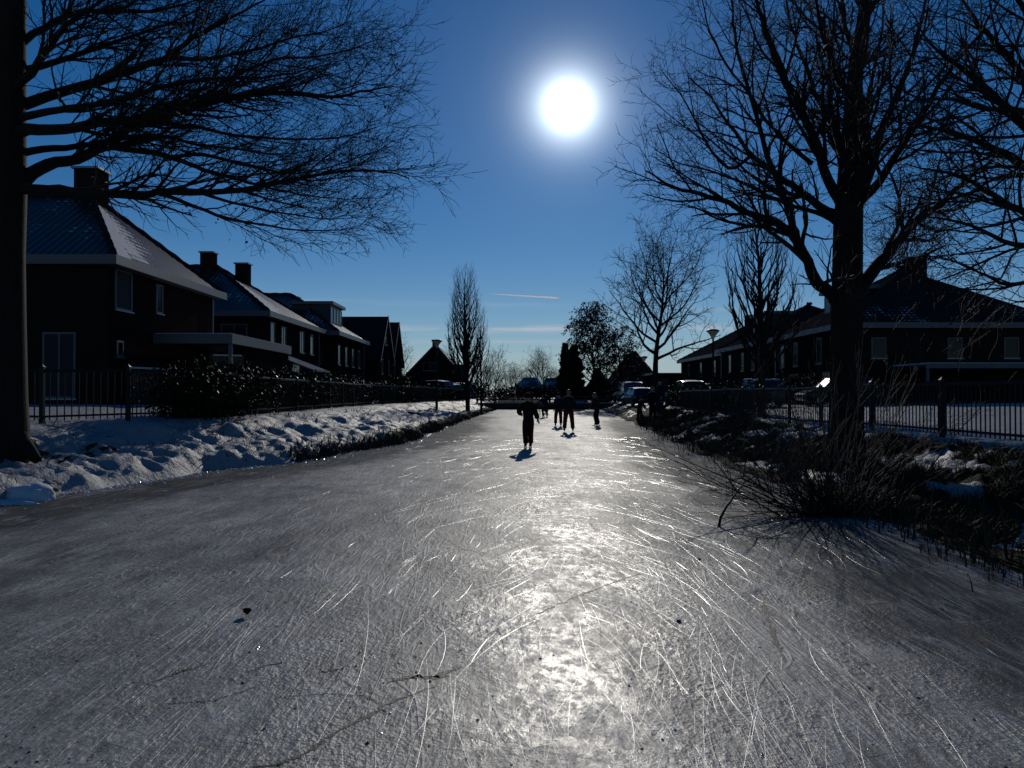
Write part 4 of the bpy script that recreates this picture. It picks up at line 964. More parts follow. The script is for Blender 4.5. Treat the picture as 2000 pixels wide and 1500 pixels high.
def gable_y(label, x0, x1, xm, y0, y1, gz, ez, rz, snowL=0.1, snowR=0.3, wins=(), chim=None, clip=0.0, group=None, roofmat='roof_bare'):
    """house with its gable towards the viewer"""
    off = ((x0 + x1) / 2, y0, gz); root = tag(empty('gabled_house', off), label, 'house', group)
    m = MB(); pts = [(x0, y0, gz - .5), (x1, y0, gz - .5), (x1, y0, ez)]
    if clip: 
        f = clip; pts += [(xm + (x1 - xm) * f, y0, rz - (rz - ez) * f), (xm - (xm - x0) * f, y0, rz - (rz - ez) * f)]
    else: pts += [(xm, y0, rz - .1)]
    pts += [(x0, y0, ez)]; n = len(pts)
    P = [sub(p, off) for p in pts]; Pb = [(p[0], p[1] + y1 - y0, p[2]) for p in P]
    m.add(P + Pb, [tuple(range(n)), tuple(range(2*n - 1, n - 1, -1)), (0, n - 1, 2*n - 1, n), (1, n + 1, n + 2, 2)])
    m.build('wall', M['brick'], root)
    r = Roof(); ov = .3; ys = y0 - ov; yh = y0 + (3.0 * clip if clip else 0) - ov
    sl = (rz - ez) / (x1 - xm); sr = (rz - ez) / (xm - x0)
    r.face((x1 + ov, ys, ez - sl*ov), (x1 + ov, y1, ez - sl*ov), (xm, y1, rz), (xm, yh, rz), lambda u, v: snowR, 16, 12)
    r.face((x0 - ov, y1, ez - sr*ov), (x0 - ov, ys, ez - sr*ov), (xm, yh, rz), (xm, y1, rz), lambda u, v: snowL, 16, 12)
    if clip:
        f = clip; r.face((xm - (xm - x0)*f - .1, ys, rz - (rz-ez)*f), (xm + (x1 - xm)*f + .1, ys, rz - (rz-ez)*f), (xm, yh, rz + .004), (xm, yh, rz + .004), lambda u, v: .1, 8, 6)
    ro = r.build('roof', M[roofmat], root, off)
    b = MB(); zc = rz if not clip else rz - (rz - ez) * clip; xl = xm if not clip else xm - (xm - x0) * clip; xr = xm if not clip else xm + (x1 - xm) * clip
    b.bar(sub((x0 - ov, ys - .03, ez - sr*ov - .04), off), sub((xl, ys - .03, zc), off), .06, .22); b.bar(sub((x1 + ov, ys - .03, ez - sl*ov - .04), off), sub((xr, ys - .03, zc), off), .06, .22)
    b.build('verge_board', M['dark_paint'], ro)
    for (xx, zz, w, h) in wins: window(root, (xx, y0, zz), w, h, 'y', -1, off, 1)
    if chim: chimney(ro, chim[0], chim[1], chim[2], off)
    return root, off, ro
gr, go, gro = gable_y('dark gabled house facing the viewer behind the left street lamp and parked cars', -14.2, -5.6, -9.6, 100, 110, 1.2, 3.0, 7.75, 0.05, 0.62, wins=[(-10.3, 5.0, 1.7, 1.1), (-8.0, 2.4, 1.2, 1.2), (-11.5, 2.4, 1.2, 1.2)], chim=((-9.75, 101.5, 7.6), .75, .75))
q = MB(); q.box(-7.6 - go[0], -5.9 - go[0], 3.0, 6.0, 3.2 - go[2], 5.35 - go[2]); q.build('dormer', M['dark_paint'], gr)
gable_y('half hipped dark house behind the round crowned tree on the right', 13.6, 21.2, 17.6, 112, 122, 1.1, 2.4, 7.6, 0.05, 0.05, wins=[(16.2, 4.0, .9, 1.3), (18.6, 4.0, .9, 1.3)], clip=0.42, chim=((17.8, 116, 7.4), .5, .3))
sh = gable_y('small dark shed with a pitched roof among the trees right of the footbridge', 9.2, 12.2, 10.7, 97, 101, 0.9, 2.3, 4.3, 0.05, 0.05)[0]
# low far houses with snowy hip roofs
def far_house(label, px0, px1, ridge0, ridge1, d, yr, ye):
    a, b = at(px0, ye, d), at(px1, ye, d); z0 = 1.0; off = ((a.x + b.x) / 2, d, z0); root = tag(empty('bungalow', off), label, 'house', 'low houses beyond the footbridge')
    m = MB(); m.box(a.x + .4 - off[0], b.x - .4 - off[0], 0.5, 9, -.5, a.z - z0); m.build('wall', M['brick'], root)
    r = Roof(); P, Q = at(ridge0, yr, d), at(ridge1, yr, d); P.y = Q.y = d + 4.75; P.z = Q.z = EYE + (HOR - yr) * (d + 4.75) / F; e = a.z
    A, B, C, D_ = (a.x, d, e), (b.x, d, e), (b.x, d + 9.5, e), (a.x, d + 9.5, e)
    f = lambda u, v: .0
    r.face(A, B, Q, P, f, 12, 8); r.face(B, C, Q, Q, f, 6, 6); r.face(C, D_, P, Q, f, 6, 6); r.face(D_, A, P, P, f, 6, 6); r.build('roof', M['roof_far'], root, off)
    window(root, ((a.x + b.x)/2 - 1.2, d + .5, 2.0), 1.2, .9, 'y', -1, off, 1); window(root, ((a.x + b.x)/2 + 1.2, d + .5, 2.0), 1.2, .9, 'y', -1, off, 1)
far_house('low distant house with a blue snowy hipped roof, left of two beyond the footbridge', 1004, 1063, 1024, 1050, 150, 737, 757)
far_house('low distant house with a blue snowy roof next to the dark conifer', 1058, 1104, 1068, 1096, 162, 738, 758)

# --- right row
hip_house('nearest hipped house on the right behind the forked tree, dark tiles and one wide chimney', 20.2, 48.0, 61.0, 1, 13.0, GZR, 5.65, 10.2, 6.9,
          lambda u, v: 0.10 + 0.18 * (v < .28) - 0.1 * v, lambda u, v: -0.05 + 0.10 * max(0, .5 - abs(v - .3)), roofmat='roof_bare',
          wins=[(50.0, 4.35, .85, 1.7, 0), (52.3, 4.35, .85, 1.7, 0), (56.6, 4.35, .85, 1.7, 0), (59.4, 4.35, .85, 1.7, 0), (51, 2.1, 1.6, 1.7, 1), (57, 2.1, 1.8, 1.7, 1)],
          near_wins=[(22.1, 4.3, .9, 1.25, 0), (26.7, 4.3, .9, 1.25, 0), (30.1, 4.3, .9, 1.25, 0)],
          chims=[((27.6, 54.4, 10.2), 1.05, .6)], dormer=(53.0, 56.5, 6.75, 8.5, 22.2))
hip_house('second hipped house on the right, half hidden by the narrow bare tree', 20.0, 63.2, 76.0, 1, 12.0, GZR, 5.6, 9.4, 6.2,
          lambda u, v: 0.08, lambda u, v: -.05, roofmat='roof_bare', wins=[(66, 4.3, .85, 1.6, 0), (69, 4.3, .85, 1.6, 0), (73, 4.3, .85, 1.6, 0), (68, 2.0, 1.6, 1.6, 1)], near_wins=[(21.2, 4.3, .8, 1.3, 0)],
          dormer=(68.5, 72.5, 6.9, 8.4, 22.0))
hip_house('third hipped house on the right, its low eave and long dark slope ending the row', 20.9, 78.2, 98.0, 1, 13.0, GZR, 5.5, 9.7, 6.4,
          lambda u, v: 0.06, lambda u, v: -.1, roofmat='roof_bare', wins=[(82, 4.2, .9, 1.6, 0), (88, 4.2, .9, 1.6, 0), (94, 4.2, .9, 1.6, 0), (85, 2.0, 1.6, 1.6, 1)], chims=[((27.0, 88, 9.4), 2.0, .7)])

# --- carports, lean-to, garages
def carport(label, x0, x1, y0, y1, gz, top, fas, posts, walls):
    off = ((x0 + x1) / 2, y0, gz); root = tag(empty('carport', off), label, 'carport')
    o = lambda *a: (a[0] - off[0], a[1] - off[0], a[2] - off[1], a[3] - off[1], a[4] - gz, a[5] - gz)
    m = MB(); m.box(*o(x0, x1, y0 - .05, y0, top - fas, top)); m.box(*o(x1, x1 + .05, y0 - .05, y1, top - fas, top)); m.box(*o(x0, x1, y1, y1 + .05, top - fas, top)); m.build('fascia', M['white_paint'], root)
    m = MB(); m.box(*o(x0 + .003, x1 - .003, y0 + .003, y1 - .003, top - fas + .05, top - .06)); ro = m.build('flat_roof', M['dark_paint'], root)
    m = MB(); m.box(*o(x0 + .05, x1 - .05, y0 + .05, y1 - .05, top - .058, top + .03)); m.build('roof_snow', M['snow_cap'], ro)
    for px, py in posts: q = MB(); q.box(*o(px - .07, px + .07, py - .07, py + .07, gz - .2, top - fas + .05)); q.build('post', M['white_paint'], root)
    for a in walls: q = MB(); q.box(*o(*a)); q.build('side_wall', M['brick'], root)
    return root
carport('flat roofed carport with a white fascia between the first two houses on the left', -14.5, -11.35, 32.2, 40.8, GZL, 3.95, .40, [(-11.45, 32.4)], [(-11.6, -11.42, 34.2, 40.7, GZL - .3, 3.52), (-14.5, -11.62, 40.5, 40.68, GZL - .3, 3.52)])
carport('low flat canopy with a pale fascia along the near side of the right hand house', 22.6, 34.0, 43.5, 47.4, GZR, 3.2, .28, [(22.8, 43.7), (28.3, 43.7), (33.7, 43.7)], [(22.6, 34, 47.1, 47.3, GZR - .3, 2.9)])
def lean_to():
    off = (-11.6, 41.0, GZL); root = tag(empty('glass_lean_to', off), 'glass lean-to with white sloping bars behind the carport on the left', 'lean-to')
    m = MB(); L = lambda x, y, z: (x - off[0], y - off[1], z - off[2])
    hi, lo = 3.75, 2.75
    for y in (41.2, 43.0, 44.8): m.bar(L(-12.9, y, hi), L(-10.3, y, lo), .07, .09)
    m.bar(L(-10.3, 41.1, lo), L(-10.3, 44.9, lo), .09, .1); m.bar(L(-12.9, 41.1, hi), L(-12.9, 44.9, hi), .09, .1)
    m.build('frame', M['white_paint'], root)
    g = MB(); g.add([L(-12.9, 41.2, hi + .05), L(-10.3, 41.2, lo + .05), L(-10.3, 44.8, lo + .05), L(-12.9, 44.8, hi + .05)], [(0, 1, 2, 3)]); g.build('glass_roof', M['clear_glass'], root)
    for y in (41.2, 44.8): q = MB(); q.box(-10.36 - off[0], -10.26 - off[0], y - .05 - off[1], y + .05 - off[1], -.3, lo - .05 - off[2]); q.build('post', M['white_paint'], root)
lean_to()
def garage(label, x0, x1, y0, y1, gz, top, mat='wood'):
    off = ((x0 + x1) / 2, y0, gz); root = tag(empty('garage', off), label, 'garage')
    m = MB(); m.box(x0 - off[0], x1 - off[0], 0, y1 - y0, -.4, top - gz); m.build('wall', M['brick'], root)
    m = MB(); m.box(x0 - .25 - off[0], x1 + .25 - off[0], -.3, y1 - y0 + .3, top - gz + .003, top - gz + .22); m.build('flat_roof', M['dark_paint'], root)
    m = MB(); m.box(-.45 * (x1 - x0), .0, -.04, .02, .0, top - gz - .4); m.build('garage_door', M['wood'], root)
garage('low dark garage between the round crowned tree and the right hand houses', 16.4, 20.0, 92, 98, 1.0, 3.75)

# --- wooden garden fences with snow on top
def plank_fence(label, a, b, h, cap=True, group=None):
    a, b = Vector(a), Vector(b); off = a.copy(); off.z = min(a.z, b.z); d = b - a; n = max(1, int(round(d.length / 2.0))); root = tag(empty('plank_fence', off), label, 'fence', group)
    nv = Vector((-d.y, d.x, 0)).normalized() * 0.025
    for i in range(n):
        p, q = a.lerp(b, i / n) - off, a.lerp(b, (i + 1) / n) - off; m = MB(); k = max(1, int((q - p).length / .145)); 
        for j in range(k):
            u = p.lerp(q, (j + .04) / k); v = p.lerp(q, (j + .96) / k); w = nv * (1 + .25 * (j % 2))
            m.add([u - w, v - w, v + w, u + w] + [x + Vector((0, 0, h - .02 * (j % 3))) for x in (u - w, v - w, v + w, u + w)], [(0,3,2,1),(4,5,6,7),(0,1,5,4),(1,2,6,5),(2,3,7,6),(3,0,4,7)])
        pn = m.build('panel', M['plank'], root)
        if cap: c = MB(); c.bar(p.lerp(q, .04) + Vector((0, 0, h + .045)), p.lerp(q, .96) + Vector((0, 0, h + .045)), .11, .07); c.build('snow_cap', M['snow_cap'], pn)
    for i in range(n + 1):
        p = a.lerp(b, i / n) - off; m = MB(); m.box(p.x - .05, p.x + .05, p.y - .05, p.y + .05, p.z - .3, p.z + h + .10); m.build('post', M['wood'], root)
plank_fence('low plank fence with snow along its top in front of the first left house', (-14.5, 30.1, 1.15), (-13.3, 35.4, 1.15), 1.32)
plank_fence('tall plank screen beside the carport with a snowy top', (-12.6, 33.4, 1.15), (-11.5, 34.0, 1.15), 1.95)
plank_fence('weathered plank fence in front of the dormered left house, snow on its top', (-11.0, 46, 1.1), (-11.4, 62, 1.1), 1.35)
plank_fence('far plank fence below the left gabled houses', (-11.6, 63.5, 1.1), (-11.8, 77, 1.1), 1.3)
# ------------------------------------------------------------------ iron fences
def iron_fence(label, pts, h, step=2.5, snow=True):
    """posts and picket panels along a ground polyline"""
    P = [Vector(p) for p in pts]; root = tag(empty('iron_fence', P[0]), label, 'fence'); o = P[0].copy()
    q = [P[0]]
    for a, b in zip(P, P[1:]):
        n = max(1, int(round((b - a).length / step)))
        for i in range(1, n + 1): q.append(a.lerp(b, i / n))
    for p in q: p.z = hz(p.x, p.y)
    for p in q:
        m = MB(); x, y, z = p - o; m.box(x - .04, x + .04, y - .04, y + .04, z - .3, z + h + .05); m.add([(x-.05,y-.05,z+h+.052),(x+.05,y-.05,z+h+.052),(x+.05,y+.05,z+h+.052),(x-.05,y+.05,z+h+.052),(x,y,z+h+.11)], [(0,1,4),(1,2,4),(2,3,4),(3,0,4),(3,2,1,0)]); m.build('post', M['iron'], root)
    for a, b in zip(q, q[1:]):
        a, b = a - o, b - o; m = MB(); up = Vector((0, 0, 1)); L = (b - a).length; e = .05 / L
        m.bar(a.lerp(b, e) + up * (h - .02), a.lerp(b, 1 - e) + up * (h - .02), .045, .05); m.bar(a.lerp(b, e) + up * .14, a.lerp(b, 1 - e) + up * .14, .04, .04)
        k = int(L / .125)
        for i in range(1, k):
            p = a.lerp(b, i / k); m.box(p.x - .009, p.x + .009, p.y - .009, p.y + .009, p.z + .06, p.z + h - .045)
        pn = m.build('panel', M['iron'], root)
        if snow and (a + o).y > 17: c = MB(); c.bar(a.lerp(b, e * 1.4) + up * (h + .011), a.lerp(b, 1 - e * 1.4) + up * (h + .011), .04, .012); c.build('snow_cap', M['snow_cap'], pn)  # thin white snow strip, also standing in for the sunlit gleam along the rail
iron_fence('black iron picket fence along the top of the snowy left bank', [(-13.5, 14.3, 0), (-9.2, 15.6, 0), (-7.95, 16.5, 0), (-7.15, 19.4, 0), (-7.3, 27, 0), (-7.6, 43, 0), (-6.5, 56, 0), (-5.3, 69, 0), (-4.2, 79, 0)], 1.06)
iron_fence('black iron picket fence along the top of the grassy right bank', [(8.2, 3.0, 0), (8.0, 12, 0), (7.75, 20, 0), (8.0, 32, 0), (8.7, 41, 0)], 1.0)

# ------------------------------------------------------------------ street lamps
def lamp(label, px, d, top_y, s=1.0):
    g = G(px, d); top = EYE + (HOR - top_y) * d / F - g.z; root = tag(empty('street_lamp', g), label, 'street lamp', 'bowl shaped street lamps')
    m = MB(); m.lathe([(.09, -.2), (.085, .9), (.055, 1.0), (.05, top - .5 * s), (.0, top - .5 * s)], n=10); m.build('pole', M['iron'], root, True)
    z = top - .52 * s; m = MB(); m.lathe([(.06, z), (.09, z + .10 * s), (.20 * s, z + .28 * s), (.33 * s, z + .42 * s), (.33 * s, z + .44 * s)], n=20); m.build('shade', M['lamp_bowl'], root, True)
    m = MB(); m.lathe([(.36 * s, z + .442 * s), (.37 * s, z + .46 * s), (.22 * s, z + .54 * s), (0, z + .56 * s)], n=20); m.build('lid', M['iron'], root, True)
lamp('street lamp with an upturned pale bowl in front of the left gabled house', 853, 52, 664)
lamp('street lamp with a pale bowl standing clear of the roofs on the right', 1393, 43, 644)
lamp('distant street lamp against the half hipped house on the right', 1258, 75, 696)
lamp('farthest street lamp among the trees behind the skaters', 1203, 109, 718)

# ------------------------------------------------------------------ parked cars
def car(label, loc, rz, kind='hatch', paint='car_black', snow=True, scale=1.0, screen='car_glass', group='parked cars', flash=False):
    """length along +Y (nose at +Y)"""
    root = tag(empty('parked_car', loc, rz), label, 'car', group); root.scale = (scale,) * 3
    prof = dict(
        hatch=dict(L=4.0, W=.86, low=[(-2.0, .45, .86), (-1.92, .28, .95), (-1.0, .22, .96), (1.0, .22, .93), (1.55, .25, .82), (1.95, .32, .68), (2.02, .42, .6)], roof=[(-1.93, .93, .93), (-1.55, 1.42, .70), (-.9, 1.50, .68), (.15, 1.47, .68), (.95, .94, .80)]),
        suv=dict(L=4.4, W=.91, low=[(-2.2, .5, 1.0), (-2.12, .34, 1.08), (-1.0, .28, 1.10), (1.0, .28, 1.05), (1.75, .32, .95), (2.15, .4, .8), (2.2, .5, .7)], roof=[(-2.13, 1.06, .88), (-1.85, 1.62, .74), (-1.0, 1.72, .72), (.3, 1.68, .72), (1.05, 1.07, .84)]),
        van=dict(L=4.7, W=.95, low=[(-2.35, .45, 1.05), (-2.3, .3, 1.12), (-1.0, .26, 1.14), (1.1, .26, 1.10), (1.9, .3, .98), (2.3, .38, .8), (2.36, .48, .68)], roof=[(-2.31, 1.1, .93), (-2.2, 1.86, .84), (-1.2, 1.95, .84), (.7, 1.92, .82), (1.6, 1.12, .88)]))[kind]
    if flash: prof['roof'][-2] = (.42, 1.47, .68); prof['roof'][-1] = (.99, .94, .80)
    W_ = prof['W']; m = MB(); ring = []
    for y, z0, z1 in prof['low']:
        k = 1.0 if -1.8 < y < 1.5 else .93
        zs = (z0 + z1) / 2
        ring.append([(-W_*k*.9, y, z0), (-W_*k, y, zs - .05), (-W_*k, y, zs + .12), (-W_*k*.93, y, z1), (W_*k*.93, y, z1), (W_*k, y, zs + .12), (W_*k, y, zs - .05), (W_*k*.9, y, z0)])
    n = 8; vs = [p for r in ring for p in r]; fs = []
    for i in range(len(ring) - 1):
        for j in range(n): fs.append((i*n + j, (i+1)*n + j, (i+1)*n + (j+1) % n, i*n + (j+1) % n))
    fs.append(tuple(range(n))); fs.append(tuple(range((len(ring)-1)*n, len(ring)*n))[::-1]); m.add(vs, fs)
    # cabin: pillars and roof skin
    rf = prof['roof']; base = len(m.v)
    cab = [(-x, y, z) for y, z, x in rf] + [(x, y, z) for y, z, x in rf]; k = len(rf)
    m.add(cab, [tuple([i, i + 1, k + i + 1, k + i]) for i in range(1, k - 2)])
    for s_ in (-1, 1):
        off = 0 if s_ < 0 else k
        P = [Vector(cab[off + i]) for i in range(k)]
        for i, (a, b) in enumerate(zip(P, P[1:])): m.bar(a, b, .07, .07)
        m.bar(P[-2].lerp(P[1], .5), Vector((s_ * W_ * .93, (P[-2].y + P[1].y) / 2, P[0].z)), .06, .07)
    bo = m.build('body', M[paint], root); mod = bo.modifiers.new('bevel', 'BEVEL'); mod.width = .03; mod.segments = 2; mod.limit_method = 'ANGLE'
    def quad(name, mat, pts, parent=root):
        g = MB(); c = sum((Vector(p) for p in pts), Vector()) / 4; nrm = (Vector(pts[1]) - Vector(pts[0])).cross(Vector(pts[3]) - Vector(pts[0])).normalized() * .012
        nu = 4; A, B, C_, D_ = (Vector(p) for p in pts); vs = []; fs = []
        for j in range(nu + 1):
            for i in range(nu + 1):
                u, v = i / nu, j / nu; bulge = (.028 if flash else .05) * (1 - (2*u - 1)**2) * (1 - .5 * (2*v - 1)**2) if name != 'side_window' else 0
                vs.append(A.lerp(B, u).lerp(D_.lerp(C_, u), v) + nrm.normalized() * bulge)
        for j in range(nu):
            for i in range(nu): q = j*(nu+1) + i; fs.append((q, q+1, q+nu+2, q+nu+1))
        g.add(vs, fs); return g.build(name, mat, parent, True)
    y, z, x = rf[-1]; y2, z2, x2 = rf[-2]; quad('windscreen', M[screen], [(x*.97, y, z), (-x*.97, y, z), (-x2*.97, y2, z2), (x2*.97, y2, z2)][::-1][::-1])
    y, z, x = rf[0]; y2, z2, x2 = rf[1]; quad('rear_window', M['car_glass'], [(-x*.97, y, z), (x*.97, y, z), (x2*.97, y2, z2), (-x2*.97, y2, z2)])
    for s_ in (-1, 1):
        a, b, c, d = rf[0], rf[1], rf[-2], rf[-1]
        pts = [(s_*(a[2]), a[0] + .12, a[1]), (s_*(d[2]), d[0] - .1, d[1]), (s_*c[2], c[0], c[1] - .04), (s_*b[2], b[0], b[1] - .04)]
        quad('side_window', M['car_glass'], pts if s_ > 0 else pts[::-1])
    if snow:
        g = MB(); p = rf[1:-1]; vs = []
        for yy, zz, xx in p: vs += [(-xx*.96, yy, zz + .004), (-xx*.5, yy, zz + .06), (xx*.5, yy, zz + .06), (xx*.96, yy, zz + .004)]
        g.add(vs, [(4*i + j, 4*i + j + 1, 4*i + 5 + j, 4*i + 4 + j) for i in range(len(p) - 1) for j in range(3)]); g.build('roof_snow', M['snow_cap'], root, True)
    wy = prof['L'] / 2 - .78
    for s_ in (-1, 1):
        for yy in (-wy, wy):
            g = MB(); R = .31 if kind == 'hatch' else .35; pr = [(R*.55, -.09), (R*.92, -.10), (R, -.06), (R, .06), (R*.92, .10), (R*.55, .09)]
            vs = []; fs = []; nn = 18
            for i in range(nn):
                a = 2*math.pi*i/nn
                for r_, w in pr: vs.append((s_*(W_ - .09) + w, yy + r_*math.cos(a), R + r_*math.sin(a)))
            for i in range(nn):
                for j in range(5): fs.append((i*6+j, ((i+1) % nn)*6+j, ((i+1) % nn)*6+j+1, i*6+j+1))
            g.add(vs, fs); w_ = g.build('wheel', M['rubber'], root, True)
            g = MB(); g.tube([(s_*(W_ - .06), yy, R), (s_*(W_ - .012), yy, R)], R*.56, 14); g.build('rim', M['rim'], w_)
    yb = prof['low'][0][0]; yf = prof['low'][-1][0]; zb = prof['low'][0][2]; zf = prof['low'][-1][2]
    for s_ in (-1, 1):
        g = MB(); g.box(s_*W_*.78 - .1, s_*W_*.78 + .1, yb - .03, yb + .02, zb - .32, zb - .02); g.build('tail_light', M['tail'], root)
        g = MB(); g.box(s_*W_*.7 - .15, s_*W_*.7 + .15, yf - .02, yf + .03, zf - .13, zf - .01); g.build('headlight', M['head'], root)
        g = MB(); ym = rf[-1][0] - .2; g.box(s_*(W_ + .09) - .09, s_*(W_ + .09) + .09, ym - .05, ym + .05, rf[-1][1] + .02, rf[-1][1] + .15); g.build('mirror', M[paint], root)
    g = MB(); g.box(-.26, .26, yb - .025, yb + .01, zb - .38, zb - .27); g.build('number_plate', M['white_paint'], root)
    return root
R_ = math.radians
GL = 'parked cars beyond the left bank'; GR = 'parked cars beyond the right bank'
car('dark estate car in front of the left gabled house, biggest of that group', G(842, 75), R_(62), 'suv', 'car_black', group=GL)
car('small dark hatchback in the middle of the parked cars on the left', G(872, 80), R_(55), 'hatch', 'car_black', group=GL)
car('dark car behind the small hatchback, its windscreen catching light', G(884, 87), R_(60), 'suv', 'car_grey', group=GL)
car('car at the right end of the left group, glinting by the tall narrow tree', G(903, 93), R_(-30), 'hatch', 'car_silver', group=GL)
car('tall dark van with a snow edged roof parked left of the round crowned tree', G(1226, 75), R_(6), 'van', 'car_black', group=GR)
car('low pale roofed car in front of the dark van on the right', G(1244, 61), R_(10), 'hatch', 'car_grey', scale=.92, group=GR)
car('upright dark car seen from behind under the right street lamp', G(1343, 60), R_(2), 'suv', 'car_black', group=GR)
car('dark car half hidden by the hedge right of the street lamp', G(1390, 66), R_(-20), 'hatch', 'car_blue', group=GR)
car('blue car behind the narrow bare tree and the iron fence', G(1478, 44), R_(4), 'hatch', 'car_blue', snow=False, group=GR)
car('dark car whose windscreen flashes in the sun beside the forked tree trunk', G(1636, 42), R_(88.3), 'hatch', 'car_black', snow=False, screen='screen', group=GR, flash=True)
car('dark blue car under the white carport on the left', (-13.0, 36.0, GZL - .05), R_(180), 'hatch', 'car_blue', snow=False, group='car in the carport')

# ------------------------------------------------------------------ footbridge
def bridge():
    y0, y1 = 79.2, 81.4; xa, xb = -3.6, 11.2; z = .62; root = tag(empty('footbridge', (3.8, 80, 0)), 'low dark wooden footbridge closing the far end of the frozen canal', 'bridge'); o = Vector((3.8, 80, 0))
    L = lambda x, y, zz: (x - o.x, y - o.y, zz)
    m = MB(); m.box(xa - o.x, xb - o.x, y0 - o.y, y1 - o.y, z - .12, z); m.build('deck', M['wood'], root)
    m = MB(); m.box(xa - o.x, xb - o.x, y0 + .1 - o.y, y0 + .3 - o.y, z - .42, z - .122); m.box(xa - o.x, xb - o.x, y1 - .3 - o.y, y1 - .1 - o.y, z - .42, z - .122); m.build('beam', M['wood'], root)
    m = MB(); m.box(xa + .4 - o.x, xb - .4 - o.x, y0 + .02 - o.y, y0 + .12 - o.y, z + .003, z + .04); m.build('deck_snow', M['snow_cap'], root)
    for yy in (y0 + .08, y1 - .08):
        m = MB(); m.bar(L(xa, yy, z + .62), L(xb, yy, z + .62), .10, .08); m.bar(L(xa, yy, z + .32), L(xb, yy, z + .32), .05, .12); m.build('handrail', M['wood'], root)
        for i in range(9):
            x = xa + .1 + (xb - xa - .2) * i / 8; m = MB(); m.box(x - .05 - o.x, x + .05 - o.x, yy - .04 - o.y, yy + .04 - o.y, z + .002, z + .575); m.build('post', M['wood'], root)
    for x in (-.9, 2.2, 5.4, 8.2):
        m = MB(); m.tube([L(x, y0 + .2, -.4), L(x, y0 + .2, z - .43)], .11, 8); m.build('pile', M['wood'], root)
    m = MB(); m.box(-2.6 - o.x, 9.8 - o.x, y1 + .05 - o.y, y1 + .25 - o.y, -.4, z - .05); m.build('sheet_piling', M['wood'], root)
bridge()

# contrail high in the sky, seen over the canal
def contrail():
    a, b = at(955, 573.5, 9000), at(1095, 582, 9000); m = MB(); pts = [a.lerp(b, i / 12) - a for i in range(13)]
    m.tube(pts, [2 + 16 * (i / 12) ** .7 if i < 12 else 5 for i in range(13)], 8)
    n = NB('ice_crystal_cloud'); n.N.remove(n.b); tr = n.N.new('ShaderNodeBsdfTranslucent'); tr.inputs[0].default_value = (.95, .97, 1, 1); tp = n.N.new('ShaderNodeBsdfTransparent'); mx = n.N.new('ShaderNodeMixShader')
    mx.inputs[0].default_value = .5; n.L.new(tp.outputs[0], mx.inputs[1]); n.L.new(tr.outputs[0], mx.inputs[2]); n.L.new(mx.outputs[0], n.out.inputs[0])
    o = m.build('contrail', n.m, None, True, a); tag(o, 'thin white contrail in the blue sky above the far end of the canal', 'contrail')
contrail()
# ------------------------------------------------------------------ hedges, shrubs, reeds, grass
def leaf_mass(name, label, cat, boxes, n, size, mat, seed, stems=30, group=None, mat_stem='twig'):
    """evergreen mass: leaves spread through several overlapping mounds (centre, radii)"""
    r = np.random.default_rng(seed); c0 = Vector(boxes[0][0]); c0.z = hz(c0.x, c0.y); root = tag(empty(name, c0), label, cat, group)
    vol = np.array([b[1][0] * b[1][1] * b[1][2] for b in boxes]) ** .8; pk = r.choice(len(boxes), n, p=vol / vol.sum())
    C = np.array([b[0] for b in boxes])[pk]; Rr = np.array([b[1] for b in boxes])[pk]
    d = r.normal(size=(n, 3)); d /= np.linalg.norm(d, axis=1)[:, None]; rad = r.random(n) ** .33
    bump = 1 + .25 * np.sin(d[:, 0] * 6 + pk) * np.cos(d[:, 1] * 5 + 2 * pk) + .12 * r.normal(size=n)
    P = C + d * Rr * (rad * bump)[:, None]
    g = height(P[:, 0], P[:, 1]); P[:, 2] = np.maximum(P[:, 2], g + .02)
    U = r.normal(size=(n, 3)) + d * .7; U /= np.linalg.norm(U, axis=1)[:, None]; Wv = np.cross(U, r.normal(size=(n, 3))); Wv /= np.maximum(np.linalg.norm(Wv, axis=1), 1e-6)[:, None]
    l = (size * (.6 + .8 * r.random(n)))[:, None]; w = l * .30
    V = np.stack([P, P + U * l * .5 + Wv * w, P + U * l, P + U * l * .5 - Wv * w], 1).reshape(-1, 3) - np.array(c0)
    mesh_np('foliage', V, np.arange(4 * n).reshape(-1, 4), mat, root)
    return root
def mounds(path, n, rx, ry, h, seed, jit=.2):
    r = random.Random(seed); out = []; P = [Vector((*p, 0)) for p in path]
    for i in range(n):
        t = i / max(1, n - 1) * (len(P) - 1); k = min(int(t), len(P) - 2); p = P[k].lerp(P[k+1], t - k); p += Vector((r.gauss(0, jit), r.gauss(0, jit), 0)); z = hz(p.x, p.y)
        hh = h * r.uniform(.85, 1.1); out.append(((p.x, p.y, z + hh * .5), (rx * r.uniform(.8, 1.2), ry * r.uniform(.8, 1.2), hh * .55)))
    return out
leaf_mass('evergreen_bush', 'sprawling dark evergreen bush pushing through the left iron fence', 'bush', mounds([(-7.7, 18.2), (-7.5, 20.6)], 5, .95, .95, 1.15, 1), 12000, .085, M['leaf_green'], 1)
leaf_mass('hedge', 'dark evergreen hedge behind the left iron fence, glinting leaves', 'hedge', mounds([(-8.1, 21.5), (-8.2, 30), (-8.4, 44)], 26, .8, 1.1, 1.35, 2), 38000, .10, M['leaf_green'], 2, 60)
leaf_mass('hedge', 'far dark hedge continuing along the left bank below the gabled houses', 'hedge', mounds([(-8.3, 45), (-7.2, 57), (-6.1, 69), (-5.2, 78)], 24, .7, 1.4, 1.1, 3), 22000, .14, M['leaf_green'], 3, 40)
leaf_mass('evergreen_bush', 'tall evergreen bush with bright leaves by the end of the left plank fence', 'bush', mounds([(-10.2, 70), (-10.4, 76)], 4, 1.2, 1.6, 2.0, 4), 6000, .16, M['leaf_green'], 4, 20)
